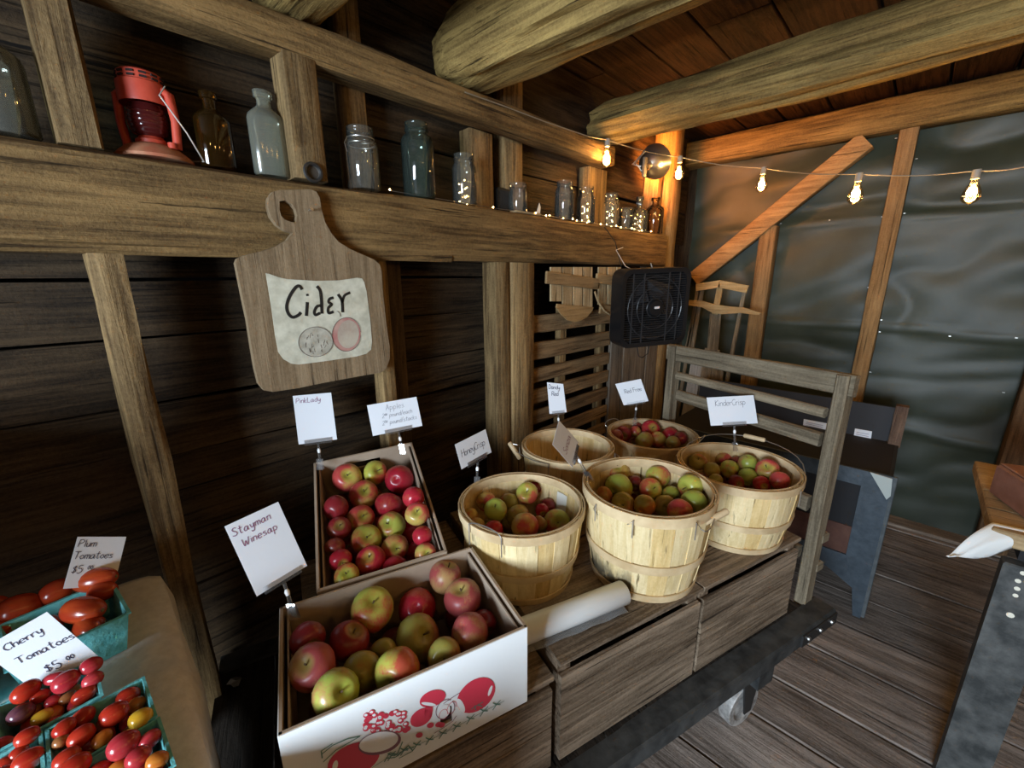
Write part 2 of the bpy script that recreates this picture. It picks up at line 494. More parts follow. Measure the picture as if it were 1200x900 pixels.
# log beams overhead (run across the room)
def log_thing(label, a, b, w, h, **k):
    tag(MB().log(a, b, w, h, **k).build('log_beam', W_BEAMY, smooth=True, ang=60), label, 'beam')
log_thing('thick hewn log beam resting on the wall rail over the jars', (1.165, 1.42, 2.385), (1.20, -2.9, 2.40), .27, .25, seed=3, amp=.028, sq=2.6)
log_thing('long roughly squared log beam in front of the wall plate', (2.17, 1.44, 2.395), (2.17, -2.9, 2.385), .20, .19, seed=11, amp=.022, sq=4.0, bow=.012)
log_thing('log beam end above the red lantern and amber bottle', (.55, 1.42, 2.375), (.55, -2.9, 2.385), .24, .24, seed=23, amp=.024, sq=2.4)
timber_thing('wall_plate', 'squared wall plate beam along the top of the tarpaulin wall', 'beam', (3.50, 1.52, 2.485), (3.50, -2.95, 2.485), .13, .17, W_BEAMY, seg=30, jit=.008, bev=.012, seed=47)
# back wall framing
def bstud(label, y0, y1, z0, z1, seed, mat=W_NEWZ, X=3.47, th=.09, name='wall_stud'):
    return timber_thing(name, label, 'stud', (X+th/2, (y0+y1)/2, z0), (X+th/2, (y0+y1)/2, z1), y1-y0, th, mat, up=(1, 0, 0), seg=10, jit=.004, bev=.005, seed=seed)
bstud('tall pine stud on the tarpaulin right of the diagonal brace', .165, .248, .024, 2.40, 61)
bstud('pine stud under the diagonal brace behind the old sled', .80, .90, .024, 1.93, 62)
bstud('dark brown post beside the table with the white paper', -.60, -.47, .024, 2.40, 63, mat=wood('brown_post_wood', (.07, .04, .02), (.19, .115, .06), 2), X=3.44, name='wall_post')
a = PX(812, 327, 3.44); b = PX(1015, 163, 3.44)
timber_thing('diagonal_brace', 'diagonal pine brace rising from the box fan to the wall plate', 'brace', a+Vector((.04, 0, 0)), b+Vector((.04, 0, 0)), .115, .07, wood('brace_wood', (.24, .14, .055), (.46, .30, .13), 1), up=(1, 0, 0), seg=8, jit=.003, bev=.004, seed=64)
timber_thing('corner_post', 'orange lit corner post behind the reflector lamp', 'post', (2.985, YF+.11, 0), (2.985, YF+.11, 2.60), .15, .15, wood('corner_wood', (.17, .105, .045), (.40, .28, .13), 2), up=(0, 1, 0), seg=16, jit=.01, bev=.015, seed=65)
timber_thing('corner_block', 'short split timber block on the shelf beam beside the corner post', 'post', (2.825, YF+.13, 1.858), (2.845, YF+.13, 2.33), .10, .10, wood('corner_wood2', (.17, .105, .045), (.40, .28, .13), 2), up=(0, 1, 0), seg=10, jit=.012, bev=.015, seed=66)

# tarpaulin
def tarp(u, v):
    yy = 1.42-u*2.7; z = .02+v*2.45
    w = .022*noise.noise(Vector((yy*1.1, z*3.0, 1)))+.012*noise.noise(Vector((yy*3+z*2, z*5, 4)))
    w += .012*math.sin(z*5.2+1.1*noise.noise(Vector((yy*1.2, 0, 2)))*3)*noise.noise(Vector((yy*.9, z*.6, 7)))
    sag = sum(math.exp(-((z-zz-.04*noise.noise(Vector((yy*1.5, zz, 3))))/.018)**2)*.012 for zz in (.62, 1.27, 1.93))
    return Vector((3.595-abs(w)*2.0-sag, yy, z))
tp = MB().grid(tarp, 110, 96).build('tarpaulin', mottled('tarp_plastic', (.028, .038, .024), (.044, .056, .037), 3, .46, .08, spec=.45), smooth=True, ang=180)
tag(tp, 'dark wrinkled plastic tarpaulin covering the whole back wall', 'tarpaulin')
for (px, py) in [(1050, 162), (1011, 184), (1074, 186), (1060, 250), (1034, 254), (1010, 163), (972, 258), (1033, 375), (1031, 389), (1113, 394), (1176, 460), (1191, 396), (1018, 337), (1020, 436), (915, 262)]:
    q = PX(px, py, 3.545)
    MB().box(q, (.002, .010, .003)).build('light_hole_dot', plain('painted_light_white', (.85, .85, .8), .3, .6), tp)  # white flecks painted in for daylight showing through tiny tarp holes

# slatted panel, vertical boards
sp = thing('slatted_bin', 'slatted wooden bin panel between the doubled post and the grey boards', 'panel', (1.87, YF+.05, 0))
zt = [(1.42, 1.335), (1.285, 1.20), (1.155, 1.085), (1.045, .975), (.935, .865), (.82, .75), (.7, .63), (.58, .5), (.45, .38)]
for k, (z1, z0) in enumerate(zt):
    m = MB(); m.timber((1.505, YF+.055, (z0+z1)/2), (2.24, YF+.055, (z0+z1)/2-.010), .022, z1-z0, seg=6, jit=.005, bev=.003, seed=70+k)
    m.build('slat', W_SLATX, sp)
for x in (1.80, 2.19):
    MB().box((x, YF+.085, .72), (.05, .035, 1.44)).build('batten', W_STUDZ, sp)
vb = thing('board_panel', 'three grey vertical boards under the box fan', 'panel', (2.6, YF+.04, 0))
for k, (x0, x1, zt_) in enumerate([(2.25, 2.40, 1.64), (2.405, 2.72, 1.64), (2.725, 2.90, 1.64)]):
    MB().timber(((x0+x1)/2, YF+.05, .0), ((x0+x1)/2, YF+.05, zt_), x1-x0-.006, .022, up=(0, 1, 0), seg=8, jit=.003, bev=.003, seed=80+k).build('plank', W_BOARDZ, vb)

# ------------------------------------------------------------------ hand cart with crates
CO = Vector((.638, .463, 0)); CA = math.radians(-17.8)
CX = Matrix.Translation(CO) @ Matrix.Rotation(CA, 4, 'Z')       # local u (along), n (towards wall), z
cart = thing('hand_cart', 'old wooden hand cart with black sills and a slatted end rack', 'cart', CO, (0, 0, CA))
U0, U1 = -.78, 1.10
NB = .74
for n0, nm in ((-.037, 'sill'), (NB, 'sill')):
    MB(CX).timber((U0, n0, .388), (1.17, n0, .388), .078, .064, seg=16, jit=.003, bev=.006, seed=90).build(nm, BLACKP, cart)
for k in range(12):
    u = U0+.075+k*.155
    MB(CX).box((u, (NB-.055)/2, .408), (.15, NB-.03, .022)).build('deck_board', wood('dark_deck_wood', (.012, .010, .008), (.045, .036, .028), 1), cart)
for u in (-.35, .80):
    MB(CX).box((u, NB/2-.03, .30), (.08, NB+.06, .07)).build('cross_sill', BLACKP, cart)
def post(n):
    m = MB(CX); m.timber((1.118, n, .33), (1.118, n, 1.285), .058, .038, up=(0, 1, 0), seg=8, jit=.003, bev=.006, seed=int(n*100)+95)
    return m.build('end_post', W_GREYZ, cart)
pa = post(.012); pb_ = post(.70)
for z in (.56, .68):
    MB(CX).box((1.15, .005, z), (.04, .03, .04), bev=.006).build('tenon_end', W_GREYX, pa)
MB(CX).timber((1.118, -.02, 1.252), (1.118, .735, 1.252), .03, .072, seg=10, jit=.003, bev=.005, seed=97).build('rail', W_GREYY, cart)
m = MB(CX); m.tube([(1.118, .05, 1.143), (1.118, .36, 1.146), (1.118, .67, 1.148)], .019, 10); m.build('rail', W_GREYY, cart, smooth=True)
for z, h in ((1.045, .05), (.80, .055), (.60, .05)):
    MB(CX).timber((1.118, .05, z), (1.118, .66, z+.012), .028, h, seg=8, jit=.003, bev=.005, seed=int(z*100)).build('rail', W_GREYY, cart)
st = MB(CX).box((1.06, -.079, .388), (.22, .006, .045)).build('iron_strap', DARKM, cart)
for u in (.985, 1.06, 1.135):
    MB(CX).lathe([(0, .006), (.007, .005), (.008, 0)], 8, (u, -.082, .388), Matrix.Rotation(math.radians(90), 3, 'X')).build('bolt', METAL, st)
# casters
def caster(u, n):
    fk = MB(CX)
    for s in (-1, 1):
        fk.prism([Vector((u-.055, n+s*.034, .27)), Vector((u+.055, n+s*.034, .27)), Vector((u+.018, n+s*.034, .07)), Vector((u-.018, n+s*.034, .07))], (0, -.003, 0), (0, .003, 0))
    fk.box((u, n, .268), (.11, .08, .01))
    f = fk.build('caster_fork', DARKM, cart)
    R = Matrix.Rotation(math.radians(90), 3, 'X')
    MB(CX).lathe([(.012, .018), (.05, .012), (.06, .022), (.082, .022), (.085, .018), (.085, -.018), (.082, -.022), (.06, -.022), (.05, -.012), (.012, -.018)], 28, (u, n, .085), R, cap=(True, True)).build('wheel', mottled('worn_metal', (.25, .24, .23), (.62, .60, .57), 30, .5, .3, .4), f, smooth=True, ang=30)
caster(.83, .03); caster(.83, .66); caster(-.5, .03); caster(-.5, .66)

def crate(label, u0, u1, n0, n1, z1, seed, lidgap=.030):
    c = thing('wooden_crate', label, 'crate', CX @ Vector(((u0+u1)/2, (n0+n1)/2, .42)), (0, 0, CA), 'apple crates on the hand cart')
    z0 = .421; t = .014; th = z1-z0
    ws = n1-n0+.004
    for k in range(3):
        a = n0-.002+ws*k/3; b = n0-.002+ws*(k+1)/3
        MB(CX).timber((u0, (a+b)/2, z1-t/2), (u1, (a+b)/2, z1-t/2), b-a-.003, t, seg=5, jit=.0015, bev=.002, seed=seed+k).build('top_board', W_CRATE, c)
    for s, n in ((0, n0+t/2), (1, n1-t/2)):
        zz = [z0, z0+th*.46, z1-t-lidgap]
        for k in range(2):
            MB(CX).timber((u0+.004, n, (zz[k]+zz[k+1])/2), (u1-.004, n, (zz[k]+zz[k+1])/2), t, zz[k+1]-zz[k]-.004, seg=5, jit=.002, bev=.002, seed=seed+5+k+s*3).build('side_board', W_CRATE, c)
    for u in (u0+.012, u1-.012):
        MB(CX).box((u, (n0+n1)/2, z0+(th-t)/2-.001), (.02, n1-n0-2*t-.004, th-t-.004), bev=.002).build('end_panel', W_CRATEY, c)
    for u in (u0+.03, u1-.03):
        for n in (n0+t+.012, n1-t-.012):
            MB(CX).box((u, n, z0+(th-t)/2-.001), (.02, .02, th-t-.006)).build('corner_cleat', W_CRATEY, c)
    MB(CX).box(((u0+u1)/2, (n0+n1)/2, z0+.008), (u1-u0-.05, n1-n0-.04, .01)).build('bottom_board', W_CRATE, c)
    return c
crate('weathered wooden crate under the roll of plastic bags', 0, .495, 0, .365, .73, 100)
crate('wooden crate under the basket with the bail raised, next to the end rack', .503, .995, 0, .365, .73, 110)
crate('wooden crate under the white printed apple box', -.52, -.018, .0, .36, .70, 120, .02)
crate('wooden crate behind, under the tilted brown apple box', -.52, -.018, .375, .735, .70, 130)
crate('wooden crate behind, under the empty basket', .0, .495, .375, .735, .73, 140)
crate('wooden crate behind, under the basket of small dark red apples', .503, .995, .375, .735, .73, 150)

# ------------------------------------------------------------------ cardboard boxes
def cardboard_box(name, label, M, L, D, H, outer, hole_face, seed):
    """open box, local origin at the centre of the bottom; L along x, D along y; hole in the face -y ('f') or +y ('b')"""
    bx = bpy.data.objects.new(name, None); col.objects.link(bx); bx.empty_display_size = .05
    bx.matrix_basis = M
    tag(bx, label, 'cardboard box')
    t = .005
    def panel(m, y, hole, off=0.):
        z0, z1 = .0, H
        if not hole:
            m.box((0, y, H/2), (L, t, H)); return
        hx, hz0, hz1 = .038, H*.28, H*.46
        if hole == 'f': hx, hz0, hz1, cx = .012, H*.26, H*.46, HX
        else: cx = 0; hx, hz0, hz1 = .045, H*.70, H*.84
        m.box(((-L/2+cx-hx)/2, y, H/2), (cx-hx+L/2, t, H)); m.box(((L/2+cx+hx)/2, y, H/2), (L/2-cx-hx, t, H))
        m.box((cx, y, hz0/2), (2*hx, t, hz0)); m.box((cx, y, (hz1+H)/2), (2*hx, t, H-hz1))
    HX = .045
    inner = CARDIN
    for s, nm in ((-1, 'f'), (1, 'b')):
        m = MB(M); panel(m, s*(D/2-t/2), nm if hole_face == nm else None); w = m.build('wall_panel', inner, bx)
        m = MB(M)
        t_, t = t, .0015
        panel(m, s*(D/2+.0009), nm if hole_face == nm else None)
        t = t_
        m.build('outer_face', outer, w)
    for s in (-1, 1):
        m = MB(M); m.box((s*(L/2-t/2), 0, H/2), (t, D-2*t, H)); w = m.build('wall_panel', inner, bx)
        m = MB(M); m.box((s*(L/2+.0009), 0, H/2), (.0015, D, H)); m.build('outer_face', outer, w)
        # inner liner flap standing slightly apart from the wall
        m = MB(M); m.box((s*(L/2-t-.006), 0, H*.48), (.003, D-2*t-.004, H*.95), Matrix.Rotation(s*-.03, 3, 'Y')); m.build('inner_flap', inner, bx)
    for s in (-1, 1):
        m = MB(M); m.box((0, s*(D/2-t-.005), H*.48), (L-2*t-.022, .003, H*.95)) if hole_face not in ('f', 'b') else None
        if m.v: m.build('inner_flap', inner, bx)
    MB(M).box((0, 0, .004), (L-2*t, D-2*t, .006)).build('box_bottom', inner, bx)
    m = MB(M)
    for s in (-1, 1):
        m.box((0, s*(D/2-t/2), H+.0006), (L, t, .0012)); m.box((s*(L/2-t/2), 0, H+.0006), (t, D, .0012))
    m.build('cut_edge', CARD, bx)
    return bx
# white printed box, rim at z=.90
FB = [PZ(331, 712, .9), PZ(552, 642, .9), PZ(615, 733, .9), PZ(327, 860, .9)]
fbx = (FB[1]-FB[0]+FB[2]-FB[3]); fbx.z = 0; fbx.normalize(); fby = Vector((-fbx.y, fbx.x, 0))
fbc = (FB[0]+FB[1]+FB[2]+FB[3])/4
FL, FD, FH = .452, .300, .195
FBM = Matrix.Translation((fbc.x, fbc.y, .704)) @ Matrix((( fbx.x, fby.x, 0, 0), (fbx.y, fby.y, 0, 0), (0, 0, 1, 0), (0, 0, 0, 1)))
fbox = cardboard_box('apple_box', 'white cardboard box printed with red fruit, filled with large apples', FBM, FL, FD, FH, WHITEP, 'f', 1)
# printed fruit on its front face
fn = -fby; fc = Vector((fbc.x, fbc.y, .8))+fn*(FD/2+.0023)
def face_pts(pts): return [PP(x, y, fc, fn) for x, y in pts]
Z3 = lambda x, y: (370+x*260/1200, 780+y*260/1200)   # from the enlarged view of the print
RED = plain('print_red', (.62, .035, .07), .5); GRN = plain('print_green', (.09, .22, .17), .5); WHT = plain('print_white', (.84, .85, .86), .5); PLM = plain('print_plum', (.20, .07, .10), .5)
def ell(cx, cy, a, b, ang=0, n=28, t0=0, t1=2*math.pi):
    ca, sa = math.cos(math.radians(ang)), math.sin(math.radians(ang))
    return [(cx+a*math.cos(t)*ca-b*math.sin(t)*sa, cy+a*math.cos(t)*sa+b*math.sin(t)*ca) for t in np.linspace(t0, t1, n, endpoint=(t1-t0 < 6.2))]
prn = {}
def flat(poly, mat, lift, own=True):
    P = [p+fn*lift for p in face_pts([Z3(*q) for q in poly])]
    if own: MB().add(P, [tuple(range(len(P)))]).build('printed_fruit', mat, fbox); return
    m = prn.setdefault((mat.name, lift), (MB(), mat))[0]
    m.add(P, [tuple(range(len(P)))])
def line(pts, w, mat, lift=.0006):
    P = face_pts([Z3(*q) for q in pts])
    m = prn.setdefault((mat.name, lift), (MB(), mat))[0]
    for i in range(len(P)-1):
        d = (P[i+1]-P[i]); d.normalize(); s = fn.cross(d)*w
        m.add([P[i]-s+fn*lift, P[i+1]-s+fn*lift, P[i+1]+s+fn*lift, P[i]+s+fn*lift], [(0, 1, 2, 3)])
flat(ell(867, 160, 118, 78, -40), RED, .0003); flat(ell(785, 215, 16, 40, -25), WHT, .0005); flat(ell(943, 135, 8, 30, 20), WHT, .0005)
flat(ell(632, 178, 74, 42, -22), RED, .0003); flat(ell(610, 207, 40, 9, 8), WHT, .0005)
flat(ell(570, 280, 66, 42, -35), RED, .0003); flat(ell(610, 245, 22, 40, 10), RED, .0003)
flat(ell(205, 510, 150, 85, -24), RED, .0003); flat(ell(105, 540, 14, 30, 15), WHT, .0005)
rr = random.Random(5)
for k in range(44):                                  # bunch of grapes
    gx = 270+rr.random()*230; gy = 245+rr.random()*110
    if ((gx-385)/135)**2+((gy-300)/78)**2 > 1: continue
    flat(ell(gx, gy, 17, 14, -20, 14), RED, .0003+.00001*k, False); flat(ell(gx-3, gy-3, 10, 7, -20, 10), WHT if k % 3 else RED, .0008, False)
flat(ell(345, 415, 118, 62, -14), PLM, .0009); flat(ell(340, 410, 108, 52, -14), WHT, .0011)
flat(ell(690, 250, 46, 30, -50), WHT, .0005)
line(ell(700, 235, 58, 44, -50, 30), .0007, PLM, .0007); line(ell(735, 225, 20, 36, 30, 16), .0005, RED, .0007); line(ell(690, 262, 20, 30, 30, 16), .0005, RED, .0007)
for gx, gy in ((560, 375), (665, 318), (620, 322), (680, 320)): flat(ell(gx, gy, 20, 14, -20, 14), RED, .0004)
line([(640, 365), (690, 335), (740, 300), (760, 270)], .0007, PLM); line([(660, 372), (720, 345), (760, 300)], .0005, PLM)
line([(690, 205), (740, 170), (780, 145)], .0007, PLM)
# vine border
pth = [(290, 560), (400, 490), (520, 440), (640, 390), (770, 325), (900, 250), (1020, 190)]
line(pth, .0005, GRN)
for k in range(9):
    t = .18+k*.095; i = min(int(t*6), 5); u = t*6-i
    cx = pth[i][0]+(pth[i+1][0]-pth[i][0])*u; cy = pth[i][1]+(pth[i+1][1]-pth[i][1])*u
    for sg in (-1, 1):
        line([(cx-20, cy+20*sg+8), (cx, cy-2), (cx+22, cy+12*sg-14)], .0011, GRN)
for pts in ([(30, 480), (90, 430), (170, 395), (240, 380)], [(40, 520), (110, 455), (180, 415), (240, 380)], [(35, 500), (30, 460), (90, 420)], [(370, 520), (400, 470), (440, 480), (470, 410)], [(380, 500), (430, 495), (480, 450), (530, 440)], [(440, 490), (500, 430), (525, 460), (450, 500)], [(840, 235), (870, 215), (905, 195)], [(860, 215), (865, 240)], [(875, 210), (900, 220)]):
    line(pts, .0010, GRN)
pr = None
for (mn, lift), (m, mat) in prn.items():
    o = m.build('printed_lines', mat, fbox); o['kind'] = 'stuff'
# brown tilted box (pose solved from its rim)
PCs = [Vector(v) for v in ((.439, 1.269, 1.044), (.707, 1.150, 1.064), (.541, .758, .934), (.274, .877, .914))]
PCs = [CAM+(p_-CAM)*1.04 for p_ in PCs]
pcx = (PCs[1]-PCs[0]); pcx.normalize(); pcn = Vector((-.177, -.242, .954)).normalized(); pcy = pcn.cross(pcx); pcx = pcy.cross(pcn)
PL, PDp, PH = .312, .468, .19
pcc = sum(PCs, Vector())/4 - pcn*PH
PBM = Matrix(((pcx.x, pcy.x, pcn.x, pcc.x), (pcx.y, pcy.y, pcn.y, pcc.y), (pcx.z, pcy.z, pcn.z, pcc.z), (0, 0, 0, 1)))
pbox = cardboard_box('apple_box', 'tilted brown cardboard box of small shiny red apples', PBM, PL, PDp, PH, CARD, 'b', 2)
# prop block under the raised end of the tilted box
q = PBM @ Vector((0, .13, 0))
lq = CX.inverted() @ q
zb = min(pcc.z-(pcn.x*(w_.x-pcc.x)+pcn.y*(w_.y-pcc.y))/pcn.z for w_ in (CX @ Vector((lq.x+a_, .665+b_, 0)) for a_ in (-.08, .08) for b_ in (-.03, .03)))
o = MB(CX).box((lq.x, .665, (.701+zb-.003)/2), (.16, .06, zb-.003-.701), bev=.004).build('prop_block', W_CRATE)
tag(o, 'wooden block propping up the back of the tilted apple box', 'block')

# ------------------------------------------------------------------ bushel baskets
STAVE = wood('basket_stave_wood', (.54, .375, .15), (.74, .56, .28), 2, bs=.15, var=.22, stain=(.15, 0), grain=.8)
STAVE2 = wood('basket_stave_wood_white', (.60, .455, .22), (.79, .645, .38), 2, bs=.15, var=.2, stain=(.08, 0), grain=.8)
HOOP = mottled('basket_hoop_wood', (.48, .34, .18), (.70, .54, .32), 10, .6, .1)
GRIP = mottled('handle_grip_wood', (.50, .36, .20), (.66, .50, .30), 20, .5, .05)
def stained(name):
    m = STAVE2.copy(); m.name = name; nt = m.node_tree; b = nt.nodes['Principled BSDF']
    src = b.inputs['Base Color'].links[0].from_socket
    tc = nt.nodes.new('ShaderNodeTexCoord'); sx = nt.nodes.new('ShaderNodeSeparateXYZ'); lk(nt, tc.outputs['Object'], sx.inputs[0])
    n = noi(nt, coords(nt, (22, 22, 7), False), 1.2, 5, .65)
    mr = nt.nodes.new('ShaderNodeMapRange'); mr.inputs['From Min'].default_value = .125; mr.inputs['From Max'].default_value = .045; lk(nt, sx.outputs['Z'], mr.inputs['Value'])
    f = mathn(nt, 'MULTIPLY', mathn(nt, 'SUBTRACT', mathn(nt, 'ADD', n, mathn(nt, 'MULTIPLY', mr.outputs[0], .28)), .55), 5.0)
    cl = nt.nodes.new('ShaderNodeClamp'); lk(nt, f, cl.inputs['Value'])
    lk(nt, mixc(nt, mathn(nt, 'MULTIPLY', mathn(nt, 'MULTIPLY', cl.outputs[0], mr.outputs[0]), .9), src, (.045, .04, .03)), b.inputs['Base Color'])
    return m
STAIN = stained('mould_stained_stave')
def basket(label, cx, cy, z0, r, h, rb, seed, dirty=None):
    b = thing('bushel_basket', label, 'basket', (cx, cy, z0), None, 'bushel baskets on the crates')
    b.rotation_euler = (0, 0, seed*.7)
    T = Matrix.Translation((cx, cy, z0)) @ Matrix.Rotation(seed*.7, 4, 'Z')
    def rad(t): return rb+(r-.012-rb)*(1-max(0., 1-t)**1.7)
    N = 22; th = .0035
    cols = []
    base = None
    for k in range(N):
        a0 = 2*math.pi*k/N; half = math.pi/N*1.06
        m = MB(T); off = .002*(k % 2)
        vs = []; fs = []
        for j in range(7):
            t = j/6
            R = rad(t)+off
            for dd, RR in ((-half, R), (0, R), (half, R), (half, R-th), (0, R-th), (-half, R-th)):
                vs.append((RR*math.cos(a0+dd), RR*math.sin(a0+dd), h*t))
        for j in range(6):
            for i in range(6):
                i2 = (i+1) % 6
                fs.append((j*6+i, j*6+i2, j*6+6+i2, j*6+6+i))
        fs += [(5, 4, 3, 2, 1, 0), tuple(36+i for i in range(6))]
        m.add(vs, fs)
        wa = a0+seed*.7
        dif = abs((wa-dirty+math.pi) % (2*math.pi)-math.pi) if dirty is not None else 9
        m.build('stave', STAIN if dif < .62 else (STAVE2 if (k*7+seed) % 3 else STAVE), b)
    def hoop(name, t0, t1, out, inn, mat=HOOP):
        m = MB(T)
        prof = [(rad(t0)+inn, h*t0), (rad(t0)+out, h*t0), (rad(t1)+out, h*t1), (rad(t1)+inn, h*t1)]
        m.lathe(prof+[prof[0]], 44); return m.build(name, mat, b, smooth=True, ang=30)
    hoop('rim_hoop', .90, 1.005, .0075, .0035); hoop('inner_hoop', .90, 1.004, -.0045, -.0085)
    hoop('middle_hoop', .36, .455, .0065, .0025); hoop('bottom_hoop', .0, .085, .0065, .0025)
    MB(T).lathe([(0, .004), (rb-.004, .004), (rb-.004, .010), (0, .010)], 32).build('basket_bottom', STAVE, b)
    return b, T, rad
def bail(b, c, r, z, ang0, ang1, lean, length, grip=True, apex=None, gdir=None):
    """wire handle hinged at rim angles ang0, ang1; lean = direction the loop reaches towards"""
    p0 = Vector((c[0]+r*math.cos(ang0), c[1]+r*math.sin(ang0), z)); p1 = Vector((c[0]+r*math.cos(ang1), c[1]+r*math.sin(ang1), z))
    mid = (p0+p1)/2; half = (p1-p0)/2; L = (apex-mid) if apex is not None else Vector(lean).normalized()*length
    pts = []
    for k in range(15):
        t = math.pi*k/14
        pts.append(mid-half*math.cos(t)+L*(math.sin(t)**.6))
    w = MB().tube([p0+Vector((0, 0, -.05))]+pts+[p1+Vector((0, 0, -.05))], .0018, 6).build('bail_wire', METAL, b, smooth=True)
    if grip:
        d = (gdir if gdir is not None else (p1-p0)).normalized(); g = pts[7]
        MB().tube([g-d*.038, g-d*.034, g+d*.034, g+d*.038], [.006, .009, .009, .006], 10).build('handle_grip', GRIP, w, smooth=True)
    return w
ZC = .731
BK = {}
BK['front'] = (1.077, .487, 1.01, .193); BK['honey'] = (.815, .748, .9625, .19); BK['kinder'] = (1.485, .358, .973, .199); BK['red'] = (1.649, .745, .94, .195); BK['dandy'] = (1.257, .908, .96, .185)
labels = dict(front='bushel basket of mixed green and pink apples, tallest, beside the plastic roll', honey='bushel basket of yellow-green apples behind the white printed box',
    kinder='bushel basket with its wire bail raised, beside the end rack', red='bushel basket of small dark red apples in front of the box fan', dandy='empty bushel basket in front of the slatted panel')
bobj = {}
for i, k in enumerate(BK):
    cx, cy, zr, r = BK[k]
    dq = PZ(700, 664, ZC+.05)
    bobj[k] = basket(labels[k], cx, cy, ZC, r, zr-ZC, r*.76, i+1, math.atan2(dq.y-cy, dq.x-cx) if k == 'front' else None)
cx, cy, zr, r = BK['honey']; hq = PZ(659, 586, .905); ha = math.atan2(hq.y-cy, hq.x-cx)
def patch(u, v):
    z = .868+v*.058; rr_ = bobj['honey'][2]((z-ZC)/(zr-ZC))-.0068
    a = ha-.12+u*.26
    return Vector((cx+rr_*math.cos(a), cy+rr_*math.sin(a), z))
MB().grid(patch, 5, 3).build('paper_label', plain('pale_label', (.78, .76, .68), .8), bobj['honey'][0])
def ang_of(k, px, py):
    cx, cy, zr, r = BK[k]; p = PZ(px, py, zr); return math.atan2(p.y-cy, p.x-cx)
cx, cy, zr, r = BK['kinder']
bail(bobj['kinder'][0], (cx, cy), r, zr-.012, ang_of('kinder', 800, 532), ang_of('kinder', 934, 570), None, 0, apex=PZ(884, 513, zr+.015))
cx, cy, zr, r = BK['front']
bail(bobj['front'][0], (cx, cy), r, zr-.012, ang_of('front', 700, 586), ang_of('front', 742, 606), (.3, .5, -.8), .05, grip=False)
bail(bobj['front'][0], (cx, cy), r+.003, zr-.010, ang_of('front', 838, 562), ang_of('front', 822, 612), None, 0, apex=PD(838, 606, depth(PZ(845, 590, zr))*.99), gdir=PD(850, 600, 1.2)-PD(824, 613, 1.2))
cx, cy, zr, r = BK['honey']
bail(bobj['honey'][0], (cx, cy), r, zr-.005, ang_of('honey', 546, 618), ang_of('honey', 588, 630), (.1, .3, .9), .02, grip=False)
cx, cy, zr, r = BK['dandy']
bail(bobj['dandy'][0], (cx, cy), r+.003, zr-.006, ang_of('dandy', 612, 520), ang_of('dandy', 640, 545), None, 0, apex=PD(603, 528, depth(PZ(608, 526, zr))), gdir=PD(598, 519, 1.5)-PD(610, 537, 1.5))
bail(bobj['dandy'][0], (cx, cy), r, zr-.006, ang_of('dandy', 700, 541), ang_of('dandy', 725, 530), (.5, -.4, -.5), .05, grip=False)
cx, cy, zr, r = BK['red']
bail(bobj['red'][0], (cx, cy), r, zr-.006, ang_of('red', 716, 500), ang_of('red', 733, 495), (-.4, .5, .6), .03, grip=False)
bail(bobj['red'][0], (cx, cy), r, zr-.006, ang_of('red', 805, 524), ang_of('red', 820, 512), (.1, -.5, .6), .04, grip=False)

# ------------------------------------------------------------------ apples
def apple_mesh(name, mat, squat=.88, seed=0):
    m = MB(); n = 20; prof = []
    K = 15
    vs = []; fs = []
    for j in range(K+1):
        t = math.pi*j/K                      # 0 = top
        r = math.sin(t)*(1+.10*math.cos(t))
        z = math.cos(t)*squat
        top = math.exp(-(r/.36)**2)
        z -= (.36*top if t < 1.57 else -.22*math.exp(-(r/.26)**2))
        if j == 0: r = 0.02
        if j == K: r = 0.02
        for i in range(n):
            a = 2*math.pi*i/n
            lob = 1+.025*math.cos(5*a)*(1 if t > 1.8 else .4)+.02*math.cos(a*2+seed)
            vs.append((r*lob*math.cos(a), r*lob*math.sin(a), z+.03*math.cos(a+seed)*r))
    for j in range(K):
        for i in range(n):
            i2 = (i+1) % n
            fs.append((j*n+i, j*n+n+i, j*n+n+i2, j*n+i2))
    fs.append(tuple(range(n))); fs.append(tuple(K*n+i for i in range(n-1, -1, -1)))
    m.add(vs, fs)
    me = m.mesh(name); me.materials.append(mat)
    me.polygons.foreach_set('use_smooth', [True]*len(me.polygons))
    return me
